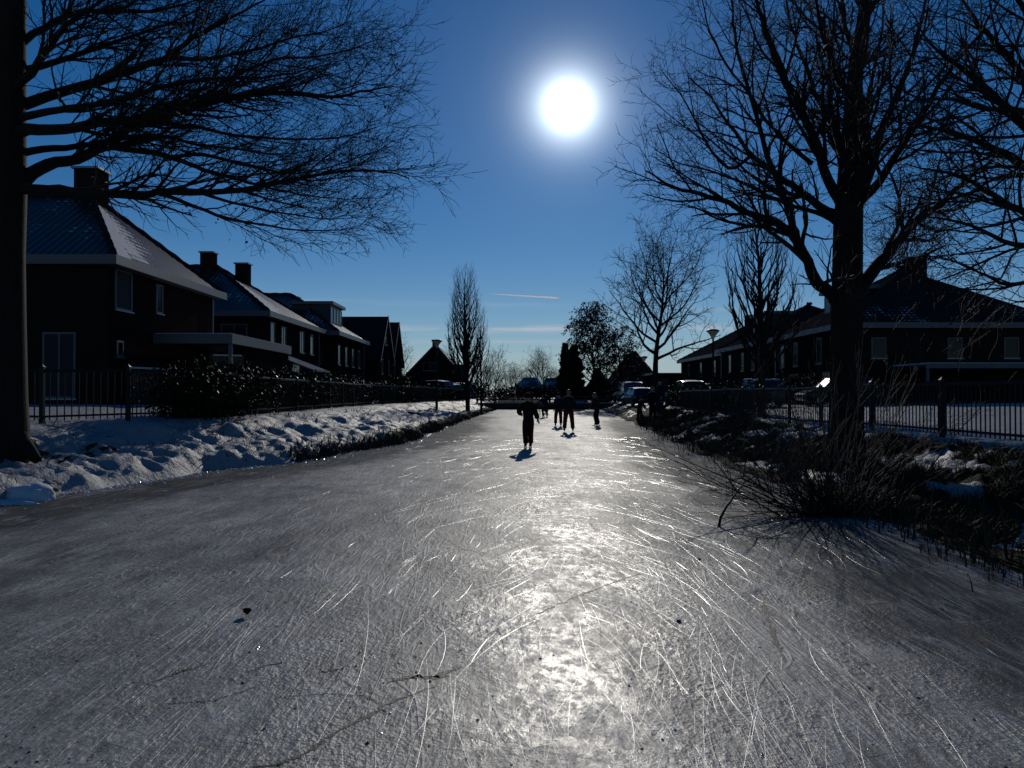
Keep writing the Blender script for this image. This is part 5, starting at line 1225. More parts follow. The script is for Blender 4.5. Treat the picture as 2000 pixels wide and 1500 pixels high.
leaf_mass('hedge', 'dark hedge beyond the right iron fence in front of the parked cars', 'hedge', mounds([(9.0, 30), (9.6, 40), (10.9, 52), (12.2, 58)], 18, .8, 1.3, 1.15, 5), 24000, .11, M['leaf_green'], 5, 50)
leaf_mass('evergreen_bush', 'dark rounded bush beside the blue car on the right', 'bush', mounds([(12.6, 50), (14.2, 52)], 4, 1.1, 1.1, 1.5, 6), 6000, .13, M['leaf_green'], 6, 20)
leaf_mass('hedge', 'dark garden hedge below the canal side windows of the right hand house', 'hedge', mounds([(17.5, 47), (18.6, 60)], 10, 1.0, 1.3, 1.6, 7), 16000, .13, M['leaf_green'], 7, 40)
leaf_mass('hedge', 'low dark hedge along the near garden of the right hand house', 'hedge', mounds([(17.5, 39), (26, 40), (34, 41)], 14, 1.2, .8, 1.25, 8), 18000, .12, M['leaf_green'], 8, 40)
leaf_mass('hedge', 'dark bushes beyond the footbridge between the low houses', 'hedge', mounds([(-4.5, 96), (2, 100), (9, 97)], 14, 1.4, 1.2, 1.6, 9), 9000, .2, M['needle'], 9, 20)
leaf_mass('hedge', 'dark bushes around the gabled house at the far left', 'hedge', mounds([(-15, 97), (-9, 98), (-4.2, 99)], 12, 1.3, 1.2, 1.9, 10), 9000, .2, M['needle'], 10, 20)
leaf_mass('hedge', 'dark hedge behind the skaters below the half hipped house', 'hedge', mounds([(9.5, 86), (14, 90), (19, 88)], 12, 1.4, 1.2, 1.5, 11), 9000, .18, M['needle'], 11, 20)

def mark(o):
    if o is not None: o['kind'] = 'stuff'
def willow_shrub():
    D = 9.9; b = G(1632, D); b.z = .02; root = tag(empty('bare_shrub', b), 'many stemmed bare shrub leaning over the ice at the foot of the right bank', 'shrub')
    r = random.Random(9); thick = MB(); thin = MB()
    t = Tree(77)
    def stem(p, d, L, r0, sag):
        pts = [Vector(p)]; d = Vector(d).normalized(); n = 9
        for i in range(n):
            d = (d + Vector((r.gauss(0, .05), r.gauss(0, .05), r.gauss(0, .04) - sag))).normalized(); pts.append(pts[-1] + d * L / n)
        rad = [max(r0 * (1 - i / (n + .6)), .0022) for i in range(n + 1)]; t.wood.append((pts, rad))
        t.sprout(pts, rad, 1, [None, dict(n=2.6, ang=28, len=.5, base=.4, rr=.6, rmax=.005, rmin=.0024, wander=.1, seg=4, t0=.25, tw=.06), dict(n=3, ang=30, len=.2, base=.5, rr=.7, rmin=.002, wander=.12, seg=3)])
    for i in range(74):
        a = r.uniform(0, 6.283); s_ = abs(r.gauss(0, .26)); p = (math.cos(a) * s_ * 1.2, math.sin(a) * s_ * .8, -.06)
        d = Vector((p[0] * 1.6 + r.gauss(-.12, .42), p[1] * .9 + r.gauss(0, .3), r.uniform(.55, 1.2)))
        stem(p, d, r.uniform(.9, 2.5), r.uniform(.006, .014), .0 if d.z > .8 else .02)
    for i in range(26):      # low fan of stems to the left, over the ice
        d = Vector((-r.uniform(.8, 1.5), r.uniform(-.35, .5), r.uniform(.12, .75))); stem((r.gauss(-.25, .2), r.gauss(0, .2), .0), d, r.uniform(.8, 2.0), r.uniform(.004, .010), .012)
    for i in range(9):      # arching whips to the right
        d = Vector((r.uniform(.4, 1.2), r.uniform(-.2, .5), r.uniform(.6, 1.3))); stem((r.gauss(.15, .2), r.gauss(0, .2), .0), d, r.uniform(1.6, 3.0), r.uniform(.004, .008), .02)
    for i in range(260):     # the dense dark foot
        d = Vector((r.gauss(0, .6), r.gauss(0, .45), r.uniform(.4, 1.1))).normalized(); p = Vector((r.gauss(0, .3), r.gauss(0, .2), -.05)); L = r.uniform(.25, .7)
        t.twig.append(([p, p + d * L * .5, p + d * L + Vector((0, 0, -.05))], [.006, .005, .0025]))
    t.split = 0; mark(t.tubes('stem', t.wood, M['twig'], root)); mark(t.tubes('twig', t.twig, M['twig'], root))
willow_shrub()
def second_shrub():
    b = G(1560, 12.0); root = tag(empty('bare_shrub', b), 'thin bare shrub on the bank behind the leaning one', 'shrub'); r = random.Random(15); t = Tree(78)
    for i in range(26):
        d = Vector((r.gauss(0, .5), r.gauss(0, .4), r.uniform(.7, 1.2))); pts, rad = t.poly((r.gauss(0, .3), r.gauss(0, .3), -.1), d, r.uniform(.9, 2.1), .008, .0025, 7, .06); t.wood.append((pts, rad))
        t.sprout(pts, rad, 1, [None, dict(n=3, ang=28, len=.4, rr=.6, rmin=.0024, wander=.1, seg=4, t0=.25)])
    t.split = 0; mark(t.tubes('stem', t.wood, M['twig'], root)); mark(t.tubes('twig', t.twig, M['twig'], root))
second_shrub()
def fallen_branch():
    D = 9.4; b = at(1405, 1028, 9.05); b.z = .0; root = tag(empty('fallen_branch', b), 'dead forked branch frozen into the ice left of the leaning shrub', 'branch'); t = Tree(5)
    def Z(px, py, d): return at(px, py, d) - b
    cfg = [None, dict(n=5, ang=38, len=.5, base=.4, rr=.55, rmin=.0025, wander=.12, trop=(-.3, 0, .3), tw=.03, seg=5, t0=.2), dict(n=6, ang=40, len=.18, rr=.6, rmin=.002, wander=.15, seg=3)]
    t.split = 0
    t.limb([Z(1403, 1030, 9.05), Z(1412, 1000, 9.1), Z(1436, 965, 9.3), Z(1452, 945, 9.5), Z(1480, 925, 9.8)], .018, .006, 0, cfg)
    t.limb([Z(1440, 962, 9.3), Z(1415, 925, 9.5), Z(1390, 895, 9.7), Z(1375, 870, 9.9), Z(1350, 850, 10.1)], .011, .003, 0, cfg)
    t.limb([Z(1405, 948, 10.4), Z(1370, 930, 10.3), Z(1330, 905, 10.2), Z(1300, 893, 10.1), Z(1285, 868, 10.1)], .008, .0025, 0, cfg)
    t.limb([Z(1500, 960, 9.6), Z(1450, 935, 9.7), Z(1425, 940, 9.8), Z(1405, 948, 10.4)], .010, .005, 0, cfg)
    t.tubes('limb', t.wood, M['twig'], root); mark(t.tubes('twig', t.twig, M['twig'], root))
fallen_branch()

def blades(name, P, hgt, lean, width, mat, seed, n_seg=2):
    """grass or reed blades as tapered curved strips"""
    r = np.random.default_rng(seed); n = len(P); a = r.random(n) * 6.283; ln = lean * (.3 + r.random(n)); D = np.stack([np.cos(a) * ln, np.sin(a) * ln, np.ones(n)], -1) * hgt[:, None]
    s_ = np.stack([-np.sin(a + r.normal(0, .8, n)), np.cos(a), np.zeros(n)], -1) * (width * (.6 + .8 * r.random(n)))[:, None]
    m = P + D * .55 + np.stack([np.zeros(n), np.zeros(n), hgt * .06], -1); e = P + D * np.array([1.25, 1.25, .92])
    V = np.stack([P - s_, P + s_, m + s_ * .7, m - s_ * .7, e + s_ * .12, e - s_ * .12], 1).reshape(-1, 3)
    b = np.arange(n) * 6; Fq = np.concatenate([np.stack([b, b + 1, b + 2, b + 3], -1), np.stack([b + 3, b + 2, b + 4, b + 5], -1)])
    o = mesh_np(name, V, Fq, mat); return o
def grass():
    r = np.random.default_rng(3); n = 120000
    y = 4.5 + 36 * r.random(n) ** 1.9; u = r.random(n); re = redge(y); rf = rfence(y); x = re + .12 + u * (rf - re) * .86
    keep = (vnoise(x * 1.9, y * 1.6) + .35 * vnoise(x * 6, y * 5)) > .42 + .22 * smooth(.6, 1.0, u) + .16 * smooth(9.5, 7.0, y)
    keep &= snow_patch(x, y) < .4
    x, y = x[keep], y[keep]; P = np.stack([x, y, height(x, y) - .015], -1); k = len(x)
    o = blades('dry_grass', P, (.05 + .13 * r.random(k) ** 1.6) * (1 + .02 * y), .9, .0022 + .00025 * y, M['grass_dry'], 4); tag(o, 'short dry grass covering the right bank', 'grass', kind='stuff')
    # reed stubs and stalks standing in the ice along the right edge
    n = 1500; y = np.concatenate([5.3 + 5.2 * r.random(900), 10.5 + 26 * r.random(600)]); x = redge(y) + np.abs(r.normal(0, .22, n)) * np.where(r.random(n) < .5, -1, .7) - .05
    P = np.stack([x, y, np.maximum(height(x, y), 0) - .03], -1); hg = .05 + .22 * r.random(n) ** 2.2 + .45 * (r.random(n) < .06)
    o = blades('reed_stubble', P, hg, .22, .005 + .0003 * y, M['reed'], 5); tag(o, 'broken reed stalks standing along the right edge of the ice', 'reeds', kind='stuff')
    # dark reeds fringing the left edge where the bank meets the ice
    n = 5200; y = np.concatenate([17.5 + 18 * r.random(3600), 35 + 40 * r.random(1600)]); keep = vnoise(y * .8, y * 0 + 2.2) + .3 * r.random(n) > .45; y = y[keep]; n = len(y)
    x = ledge(y) + r.normal(-.02, .13, n) ; P = np.stack([x, y, np.maximum(height(x, y), 0) - .03], -1)
    o = blades('reeds', P, .10 + .26 * r.random(n) ** 1.5 * (1 - .5 * smooth(35, 60, y)), .5, .004 + .00035 * y, M['reed'], 6); tag(o, 'dark reed fringe along the left edge of the ice', 'reeds', kind='stuff')
    # scattered stems poking out of the left snow
    n = 5000; y = 9 + 28 * r.random(n); le = ledge(y); x = le - 3.6 * r.random(n); keep = vnoise(x * 1.1 + 30, y * 1.1) > .63; x, y = x[keep], y[keep]; n = len(x)
    P = np.stack([x, y, height(x, y) - .02], -1); o = blades('dry_stems', P, .05 + .16 * r.random(n) ** 2, .8, .003 + .0003 * y, M['reed'], 7); tag(o, 'withered stems poking through the snow of the left bank', 'grass', kind='stuff')
grass()

# ------------------------------------------------------------------ bits on the ice
def lump(name, c, rx, ry, rz_, seed, mat, sub_=4, amp=.28):
    bm = bmesh.new(); bmesh.ops.create_icosphere(bm, subdivisions=sub_, radius=1.0)
    for v in bm.verts:
        n = mnoise.noise(v.co * 1.6 + Vector((seed, 0, 0))) * amp + mnoise.noise(v.co * 4 + Vector((0, seed, 0))) * amp * .4
        v.co = v.co * (1 + n); v.co.x *= rx; v.co.y *= ry; v.co.z *= rz_
    me = bpy.data.meshes.new(name); bm.to_mesh(me); bm.free(); me.materials.append(mat)
    for p in me.polygons: p.use_smooth = True
    o = bpy.data.objects.new(name, me); link(o); o.location = c; return o
def bits():
    c = at(58, 972, 11.3); o = lump('snow_lump', (c.x, c.y, .06), .36, .28, .17, 3, M['snow_cap']); tag(o, 'lone rounded lump of snow on the ice at the left edge', 'snow lump')
    c = at(35, 985, 10.9); o = lump('snow_lump', (c.x - .1, c.y, .01), .34, .13, .05, 8, M['snow_cap'], 4, .5); tag(o, 'flat slab of refrozen snow in front of the rounded lump', 'snow lump')
    # curled leaf
    d = EYE * F / (1202 - HOR); c = at(482, 1202, d); m = MB(); g = []; n = 8
    for i in range(n + 1):
        t = i / n; w = .034 * math.sin(math.pi * min(1, t * .92 + .06)) ** .7; y = (t - .5) * .10; z = .012 + .03 * (t - .5) ** 2 * 8 * .3
        g.append([(-w, y, z + w * .9), (0, y, z), (w, y, z + w * .9)])
    m.add([p for r_ in g for p in r_], [(3*i + j, 3*i + j + 1, 3*i + 4 + j, 3*i + 3 + j) for i in range(n) for j in range(2)]); m.tube([(0, -.05, .02), (0, -.085, .012)], .002, 4)
    o = m.build('fallen_leaf', M['leaf_dry'], None, True); o.location = (c.x, d, 0.004); o.rotation_euler = (R_(8), 0, R_(35)); tag(o, 'single curled dark leaf lying on the ice in the left foreground', 'leaf')
    for px, py, s_, lb in [(1325, 1213, .014, 'small dark clod of earth on the ice right of the sun glitter'), (1365, 1092, .013, 'tiny dark clod on the ice below the fallen branch'), (1545, 1022, .03, 'dark frozen clod beside the stems of the leaning shrub')]:
        d = EYE * F / (py - HOR); c = at(px, py, d); o = lump('clod', (c.x, d, s_ * .5), s_, s_ * .8, s_ * .7, px, M['wood'], 3, .4); tag(o, lb, 'clod')
    # dark drain block on the far left bank
    x, y = -4.9, 40.0; z = hz(x, y); m = MB(); m.box(-.32, .32, -.16, .16, -.1, .24); o = m.build('concrete_block', M['dark_paint']); o.location = (x, y, z); o.rotation_euler = (0, R_(8), R_(-14)); mo = o.modifiers.new('bevel', 'BEVEL'); mo.width = .03; tag(o, 'dark block lying on the snow of the left bank below the parked cars', 'block')
    # crumbs of ice and dirt
    def crumbs(name, lab, P, size, mat, seed):
        r = np.random.default_rng(seed); n = len(P); base = np.array([(1, 0, 0), (-.5, .87, 0), (-.5, -.87, 0), (.1, .1, .9)]); Fc = np.array([(0, 1, 3), (1, 2, 3), (2, 0, 3)])
        a = r.random(n) * 6.28; s_ = size * (.4 + r.random(n) ** 2 * 1.4)
        B = base[None] * (1 + .5 * (r.random((n, 4, 3)) - .5)); X = B[..., 0] * np.cos(a)[:, None] - B[..., 1] * np.sin(a)[:, None]; Y = B[..., 0] * np.sin(a)[:, None] + B[..., 1] * np.cos(a)[:, None]
        V = (np.stack([X, Y, B[..., 2] * .7], -1) * s_[:, None, None] + P[:, None, :]).reshape(-1, 3); Fq = (Fc[None] + (np.arange(n) * 4)[:, None, None]).reshape(-1, 3)
        o = mesh_np(name, V, Fq, mat); tag(o, lab, 'crumbs', kind='stuff')
    r = np.random.default_rng(8)
    n = 1500; y = 8 + 30 * r.random(n) ** 1.6; x = ledge(y) + np.abs(r.normal(0, .22, n)); ic = NB('ice_crumb'); ic.set(Base_Color=(.7, .72, .75), Roughness=.15, Specular_IOR_Level=.6)
    crumbs('ice_crumbs', 'glinting crumbs of broken ice along the foot of the left bank', np.stack([x, y, np.full(n, .001)], -1), .022, ic.m, 9)
    n = 1600; y = 1.8 + 26 * r.random(n) ** 1.8; x = r.normal(0, 1, n) * (1 + y * .3); k = (x > ledge(y) + .2) & (x < redge(y) - .1); x, y = x[k], y[k]
    k2 = vnoise(x * .8, y * .5) > .35; x, y = x[k2], y[k2]
    crumbs('dirt_crumbs', 'dark crumbs of bark and dirt scattered over the ice', np.stack([x, y, np.full(len(x), .001)], -1), .007, M['wood'], 10)
    n = 2600; y = 1.8 + 26 * r.random(n) ** 1.8; x = r.normal(0, 1, n) * (1 + y * .35); k = (x > ledge(y) + .2) & (x < redge(y) - .1); x, y = x[k], y[k]
    crumbs('ice_shavings', 'loose shavings of ice scattered over the skated surface', np.stack([x, y, np.full(len(x), .001)], -1), .006, ic.m, 11)
bits()
# ------------------------------------------------------------------ people
def evaluated(o):
    dg = bpy.context.evaluated_depsgraph_get(); return bpy.data.meshes.new_from_object(o.evaluated_get(dg))
def skin_mesh(nodes, edges, sub_=2):
    """nodes: [(co, radius)], first is the root"""
    me = bpy.data.meshes.new('tmp'); me.from_pydata([n[0] for n in nodes], edges, []); o = bpy.data.objects.new('tmp', me); COL.objects.link(o)
    o.modifiers.new('skin', 'SKIN')
    if not me.skin_vertices: 
        bm = bmesh.new(); bm.from_mesh(me); bm.verts.layers.skin.verify(); bm.to_mesh(me); bm.free()
    for i, n in enumerate(nodes):
        r = n[1]; me.skin_vertices[0].data[i].radius = r if isinstance(r, tuple) else (r, r); me.skin_vertices[0].data[i].use_root = (i == 0)
    if sub_: s_ = o.modifiers.new('sub', 'SUBSURF'); s_.levels = sub_; s_.render_levels = sub_
    bpy.context.view_layer.update(); out = evaluated(o); bpy.data.objects.remove(o); bpy.data.meshes.remove(me); return out
def merge(meshes, voxel):
    bm = bmesh.new()
    for m in meshes: bm.from_mesh(m)
    me = bpy.data.meshes.new('tmp'); bm.to_mesh(me); bm.free()
    if not voxel: return me
    o = bpy.data.objects.new('tmp', me); COL.objects.link(o); r = o.modifiers.new('re', 'REMESH'); r.mode = 'VOXEL'; r.voxel_size = voxel; r.use_smooth_shade = True
    s_ = o.modifiers.new('sm', 'SMOOTH'); s_.factor = .4; s_.iterations = 2
    bpy.context.view_layer.update(); out = evaluated(o); bpy.data.objects.remove(o); bpy.data.meshes.remove(me); return out
def ball(c, rx, ry, rz_, fn=None, sub_=3):
    bm = bmesh.new(); bmesh.ops.create_icosphere(bm, subdivisions=sub_, radius=1.0)
    for v in bm.verts:
        k = fn(v.co) if fn else 1.0
        v.co = Vector((v.co.x * rx * k, v.co.y * ry * k, v.co.z * rz_ * k)) + Vector(c)
    me = bpy.data.meshes.new('tmp'); bm.to_mesh(me); bm.free(); return me
def place(me, name, mat, parent, smooth=True):
    me.name = name; me.materials.clear(); me.materials.append(mat); me.polygons.foreach_set('material_index', np.zeros(len(me.polygons), dtype=np.int32))
    if smooth: me.polygons.foreach_set('use_smooth', np.ones(len(me.polygons), dtype=bool))
    o = bpy.data.objects.new(name, me); link(o, parent); return o

def person(label, loc, H, rz, arms, legs, lean=(0, 0.04), top='cloth_navy', bottom='cloth_black', hat='cloth_black', hair='hair_dark', hood=False, skates=True, puff=1.0, voxel=.012, face_turn=0.0, group=None, long_hair=False):
    """local frame: +Y is the way the person faces. arms/legs: for left(-1) and right(+1) two direction vectors (upper, lower)"""
    root = tag(empty('person', loc, rz), label, 'person', group); V = Vector; h = H
    lift = .075 if skates else 0.02
    # legs first: find the pelvis height so the lower ankle rests on the skate
    ul, ll = .245 * h, .235 * h
    drop = []
    for s_ in (0, 1):
        a, b = V(legs[s_][0]).normalized(), V(legs[s_][1]).normalized(); drop.append(-(a.z * ul + b.z * ll))
    pz = max(drop) + .05 * h + lift; pel = V((0, 0, pz)); tor = V((lean[0], lean[1], 1)).normalized()
    waist = pel + tor * .075 * h; chest = pel + tor * .20 * h; shc = pel + tor * .30 * h; neck = pel + tor * .345 * h; hd = neck + (tor * .6 + V((0, .05, 1)) * .4).normalized() * .085 * h
    J = [(pel, (.075*h, .058*h)), (waist, (.068*h, .052*h)), (chest, (.08*h, .06*h)), (shc, (.062*h, .05*h)), (neck, .032*h), (hd - V((0, 0, .02*h)), .04*h)]; E_ = [(0,1),(1,2),(2,3),(3,4),(4,5)]
    jk = [(pel - tor*.085*h, (.102*h*puff, .082*h*puff)), (waist, (.092*h*puff, .074*h*puff)), (chest, (.100*h*puff, .080*h*puff)), (shc + tor*.008*h, (.070*h*puff, .060*h*puff)), (neck + tor*.012*h, (.054*h, .054*h))]; jE = [(0,1),(1,2),(2,3),(3,4)]
    tp = [(pel + tor*.02*h, (.082*h, .066*h))]; tE = []; boots = []; hands = []
    for s_ in (-1, 1):
        i0 = (s_ + 1) // 2; a, b = (V(q).normalized() for q in arms[i0]); sh = shc + V((s_ * .100*h, 0, -.022*h)); el = sh + a * .165*h; wr = el + b * .145*h
        n = len(J); J += [(sh, .036*h), (el, .026*h), (wr, .018*h)]; E_ += [(3, n), (n, n+1), (n+1, n+2)]
        # hand: palm, four fingers of unequal length, thumb leaving the side of the palm
        pd = b; side = pd.cross(V((0, 1, 0))); side = side.normalized() if side.length > .1 else V((1, 0, 0)); nrm = side.cross(pd).normalized()
        palm = wr + pd * .045*h; J.append((palm, .019*h)); E_.append((n+2, n+3))
        for k, (o_, l_) in enumerate(((-.6, .040), (-.2, .047), (.2, .044), (.6, .034))):
            f0 = palm + side*o_*.022*h + pd*.012*h; f1 = f0 + pd*l_*.55*h + nrm*.004*h; f2 = f1 + (pd*.8 + nrm*.5).normalized()*l_*.45*h; q = len(J); J += [(f0, .0085*h), (f1, .0075*h), (f2, .006*h)]; E_ += [(n+3, q), (q, q+1), (q+1, q+2)]
        t0 = wr + pd*.02*h + side*(-s_)*.018*h; t1 = t0 + (pd*.7 + side*(-s_)*.7).normalized()*.03*h; t2 = t1 + pd*.02*h; q = len(J); J += [(t0, .009*h), (t1, .0085*h), (t2, .007*h)]; E_ += [(n+2, q), (q, q+1), (q+1, q+2)]
        m = len(jk); jk += [(sh, .046*h*puff), (el, .045*h*puff), (wr - b*.005*h, .034*h*puff)]; jE += [(3, m), (m, m+1), (m+1, m+2)]
        a, b = (V(q).normalized() for q in legs[i0]); hp = pel + V((s_*.055*h, 0, -.01*h)); kn = hp + a*ul; an = kn + b*ll; n = len(J)
        J += [(hp, .052*h), (kn, .036*h), (an, .026*h)]; E_ += [(0, n), (n, n+1), (n+1, n+2)]
        m = len(tp); tp += [(hp - V((0,0,.03*h)), .074*h), (hp.lerp(kn, .55), .068*h), (kn, .060*h), (kn.lerp(an, .55), .055*h), (an + b*.006*h, .056*h)]; tE += [(0, m), (m, m+1), (m+1, m+2), (m+2, m+3), (m+3, m+4)]
        boots.append((an, b))
    # head with brow, nose, chin and ears
    yaw = Matrix.Rotation(face_turn, 3, 'Z')
    def hf(c):
        k = 1.0
        if c.z < -.35 and c.y > 0: k *= 1 - .10 * (-c.z - .35)
        if c.z < -.2 and c.y < -.2: k *= .88
        return k
    hr = .066*h if H > 1.45 else .074*h
    head = [ball(hd, hr*.80, hr*.95, hr*1.12, hf), ball(hd + yaw @ V((0, hr*.95, -hr*.10)), hr*.13, hr*.20, hr*.24, sub_=2), ball(hd + yaw @ V((0, hr*.80, -hr*.52)), hr*.3, hr*.12, hr*.09, sub_=2), ball(hd + yaw @ V((0, hr*.68, -hr*.88)), hr*.3, hr*.22, hr*.2, sub_=2)]
    for s_ in (-1, 1): head += [ball(hd + yaw @ V((s_*hr*.82, -hr*.02, -hr*.1)), hr*.1, hr*.2, hr*.28, sub_=2), ball(hd + yaw @ V((s_*hr*.33, hr*.84, hr*.06)), hr*.12, hr*.09, hr*.1, sub_=2)]
    body = merge([skin_mesh(J, E_, 2)] + head, voxel); place(body, 'body', M['skin'], root)
    place(skin_mesh(jk, jE, 2), 'jacket', M[top], root); place(skin_mesh(tp, tE, 2), 'trousers', M[bottom], root)
    # hair, hat or fur trimmed hood
    if hat: 
        def hatf(c): return 1.0 if c.z > -.15 else .98
        hm = ball(hd + V((0, -hr*.06, hr*.16)), hr*.93, hr*1.04, hr*1.10); bm = bmesh.new(); bm.from_mesh(hm); bmesh.ops.delete(bm, geom=[v for v in bm.verts if v.co.z < hd.z + hr*.05 and v.co.y > hd.y - hr*.3 or v.co.z < hd.z - hr*.35], context='VERTS'); bm.to_mesh(hm); bm.free(); place(hm, 'hat', M[hat], root)
    else:
        hm = ball(hd + V((0, -hr*.10, hr*.10)), hr*.92, hr*1.02, hr*1.14); bm = bmesh.new(); bm.from_mesh(hm); bmesh.ops.delete(bm, geom=[v for v in bm.verts if v.co.y > hd.y + hr*.35 and v.co.z < hd.z + hr*.45 or v.co.z < hd.z - hr*.75], context='VERTS'); bm.to_mesh(hm); bm.free(); place(hm, 'hair', M[hair], root)
        if long_hair: place(skin_mesh([(hd + V((0, -hr*.7, hr*.2)), hr*.6), (hd + V((0, -hr*1.05, -hr*.7)), hr*.55), (hd + V((0, -hr*1.1, -hr*1.7)), hr*.35)], [(0,1),(1,2)], 2), 'hair', M[hair], root)
    if hood:
        pts = [hd + V((math.sin(a)*hr*1.12, hr*.35, math.cos(a)*hr*1.22)) for a in [i*math.pi/7 - math.pi*5/7 for i in range(11)]]
        m = MB(); m.tube(pts, [hr*.16]*11, 8); m.build('fur_trim', M['fur'], root, True)
        hm = ball(hd + V((0, -hr*.12, 0)), hr*1.08, hr*1.1, hr*1.22); bm = bmesh.new(); bm.from_mesh(hm); bmesh.ops.delete(bm, geom=[v for v in bm.verts if v.co.y > hd.y + hr*.4], context='VERTS'); bm.to_mesh(hm); bm.free(); place(hm, 'hood', M[top], root)
    for an, b in boots:
        toe = an + V((0, .085*h, -.032*h)); heel = an + V((0, -.025*h, -.03*h))
        bt = skin_mesh([(an + V((0, 0, .03*h)), .036*h), (an, .033*h), (an + V((0, .01*h, -.028*h)), .03*h), (toe, (.022*h, .026*h)), (heel, .026*h)], [(0,1),(1,2),(2,3),(2,4)], 2)
        bo = place(bt, 'skate' if skates else 'boot', M['cloth_black'], root)
        if skates:
            z = an.z - .05*h - .005; m = MB(); zb = z - (z - .002 if abs(z) < .12 else .07)
            m.box(an.x - .004, an.x + .004, an.y - .07*h, an.y + .15*h, zb, zb + .028)
            for yy in (-.03, .07): m.box(an.x - .012, an.x + .012, an.y + yy*h - .012, an.y + yy*h + .012, zb + .026, z + .02)
            m.build('blade', M['steel'], bo)
    return root

def on_ice(px, py): d = EYE * F / (py - HOR); return (px - 1000) * d / F, d, 0.001
D_ = (0, 0, -1)
SK = 'skaters on the ice'; BK = 'people on the right bank'
person('child skater nearest the viewer, thick dark jacket and hat, one arm held out', on_ice(1032, 876), 1.40, R_(14),
       [((-.55, -.10, -.8), (.45, .6, -.30)), ((.36, .0, -.93), (.36, .12, -.92))], [((-.03, .06, -1), (.04, -.06, -1)), ((-.01, .10, -1), (-.01, -.08, -1))], lean=(-.03, .06), top='cloth_black', bottom='cloth_dark_maroon', hat='cloth_black', puff=1.28, voxel=.010, group=SK)
person('fair haired skater in maroon trousers standing with legs apart', on_ice(1110.5, 844), 1.56, R_(-4),
       [((-.42, .0, -.9), (.15, .45, -.8)), ((.38, .0, -.92), (-.12, .5, -.8))], [((-.13, .04, -1), (-.08, -.05, -1)), ((.13, .04, -1), (.09, -.05, -1))], top='cloth_navy', bottom='cloth_maroon', hat=None, hair='hair_fair', puff=1.05, group=SK)
person('shorter skater in maroon trousers just left of and behind the standing one', on_ice(1091, 833), 1.44, R_(8),
       [((-.30, .0, -.95), (.05, .35, -.9)), ((.32, .0, -.95), (-.1, .45, -.9))], [((-.15, .05, -1), (-.04, -.05, -1)), ((.06, .04, -1), (.03, -.05, -1))], top='cloth_navy', bottom='cloth_maroon', hat='cloth_navy', puff=1.08, group=SK)
person('skater in a long dark coat gliding close to the right bank, knees together', on_ice(1166, 832), 1.47, R_(70),
       [((-.25, .25, -.95), (.1, .6, -.7)), ((.3, -.1, -.95), (.0, .5, -.8))], [((-.02, .25, -1), (.0, -.22, -1)), ((.02, .12, -1), (.0, -.30, -1))], lean=(0, .22), top='cloth_brown', bottom='cloth_black', hat=None, hair='hair_fair', long_hair=True, puff=1.15, group=SK)
person('far child skater bending over a chair pushed across the ice', on_ice(1063, 815.5), 1.36, R_(35),
       [((-.2, .8, -.6), (0, .9, -.3)), ((.2, .8, -.6), (0, .9, -.3))], [((-.08, .1, -1), (0, -.15, -1)), ((.12, -.25, -1), (.05, -.2, -1))], lean=(0, .35), top='cloth_navy', bottom='cloth_black', hat='cloth_black', puff=1.15, voxel=.016, group=SK)
person('farthest skater before the footbridge, only the legs standing out', on_ice(1067, 807), 1.50, R_(-10),
       [((-.25, .0, -.95), (.0, .3, -.9)), ((.25, .0, -.95), (-.0, .3, -.9))], [((-.06, .04, -1), (0, -.05, -1)), ((.10, -.2, -1), (.0, -.3, -1))], top='cloth_black', bottom='cloth_black', hat='cloth_black', voxel=.016, group=SK)
def bank(px, d): p = G(px, d); return (p.x, p.y, p.z - .01)
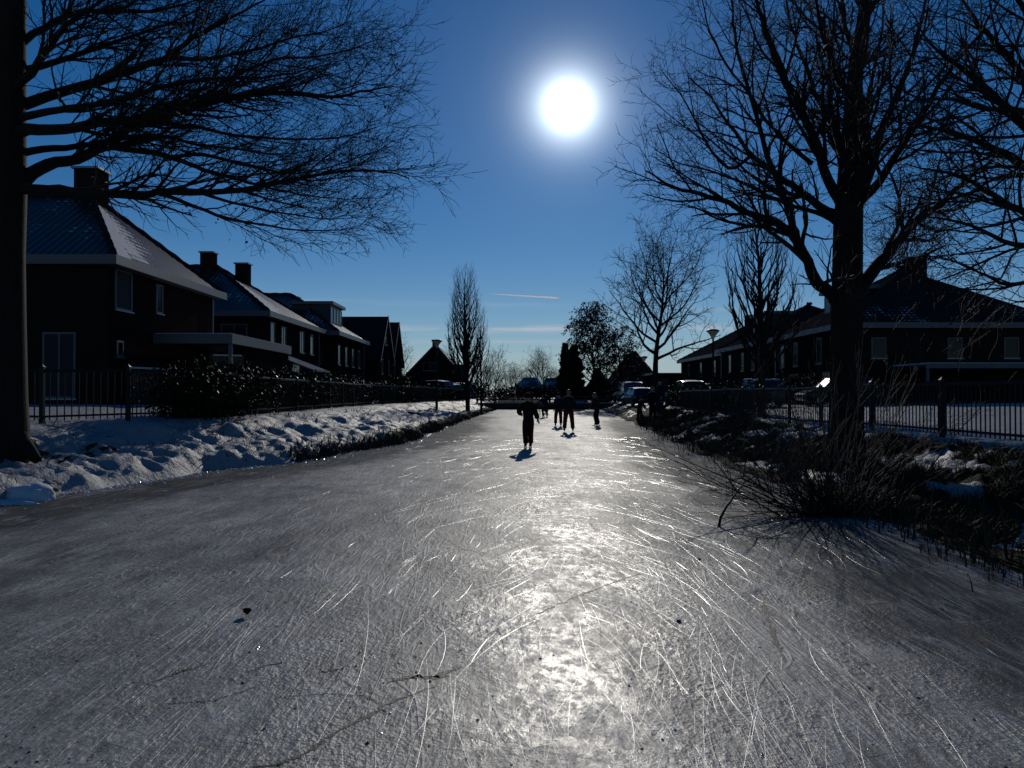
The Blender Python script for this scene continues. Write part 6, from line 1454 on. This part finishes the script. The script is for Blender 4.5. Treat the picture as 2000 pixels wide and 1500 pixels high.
person('child in dark clothes standing astride on the right bank, below the low parked car', bank(1249, 39), 1.22, R_(-60),
       [((-.3, .3, -.9), (0, .7, -.6)), ((.3, .2, -.9), (0, .7, -.6))], [((-.18, .05, -1), (-.10, -.05, -1)), ((.24, .0, -1), (.16, -.05, -1))], lean=(0, .2), top='cloth_black', bottom='cloth_black', hat='cloth_black', skates=False, puff=1.1, voxel=.016, group=BK)
person('child in a fur edged hood on the right bank near the tree trunk', bank(1275, 38.5), 1.5, R_(150),
       [((-.25, .1, -.95), (.1, .4, -.9)), ((.25, .1, -.95), (-.1, .4, -.9))], [((-.06, .02, -1), (-.02, -.03, -1)), ((.06, .02, -1), (.02, -.03, -1))], top='cloth_black', bottom='cloth_black', hat=None, hood=True, skates=False, puff=1.2, voxel=.016, group=BK)
person('tall adult in a dark coat on the right bank behind the hooded child', bank(1290, 42), 1.72, R_(120),
       [((-.2, .05, -.97), (.05, .3, -.95)), ((.2, .05, -.97), (-.05, .3, -.95))], [((-.05, .02, -1), (-.02, -.02, -1)), ((.05, .02, -1), (.02, -.02, -1))], top='cloth_navy', bottom='cloth_denim', hat='cloth_black', skates=False, puff=1.1, voxel=.018, group=BK)
person('small child with a pale hat sitting low on the right bank by the iron fence', bank(1304, 41), 1.2, R_(100),
       [((-.3, .4, -.8), (.1, .8, -.3)), ((.3, .4, -.8), (-.1, .8, -.3))], [((-.12, .8, -.6), (0, -.25, -1)), ((.12, .8, -.6), (0, -.25, -1))], lean=(0, .15), top='cloth_grey', bottom='cloth_black', hat='fur', skates=False, puff=1.1, voxel=.018, group=BK)
def pushed_chair():
    x, y, z = on_ice(1054, 816); root = tag(empty('chair', (x, y, 0.001), R_(35)), 'small chair pushed along the ice by the far child', 'chair')
    m = MB(); m.box(-.2, .2, -.2, .2, .42, .46); m.build('seat', M['wood'], root)
    for sx in (-1, 1):
        for sy in (-1, 1): m = MB(); m.bar((sx*.17, sy*.17, .42), (sx*.22, sy*.23, 0), .035, .035); m.build('leg', M['wood'], root)
    m = MB(); m.bar((-.18, -.19, .46), (-.2, -.24, .9), .03, .03); m.bar((.18, -.19, .46), (.2, -.24, .9), .03, .03); m.box(-.2, .2, -.255, -.225, .72, .88); m.build('backrest', M['wood'], root)
pushed_chair()
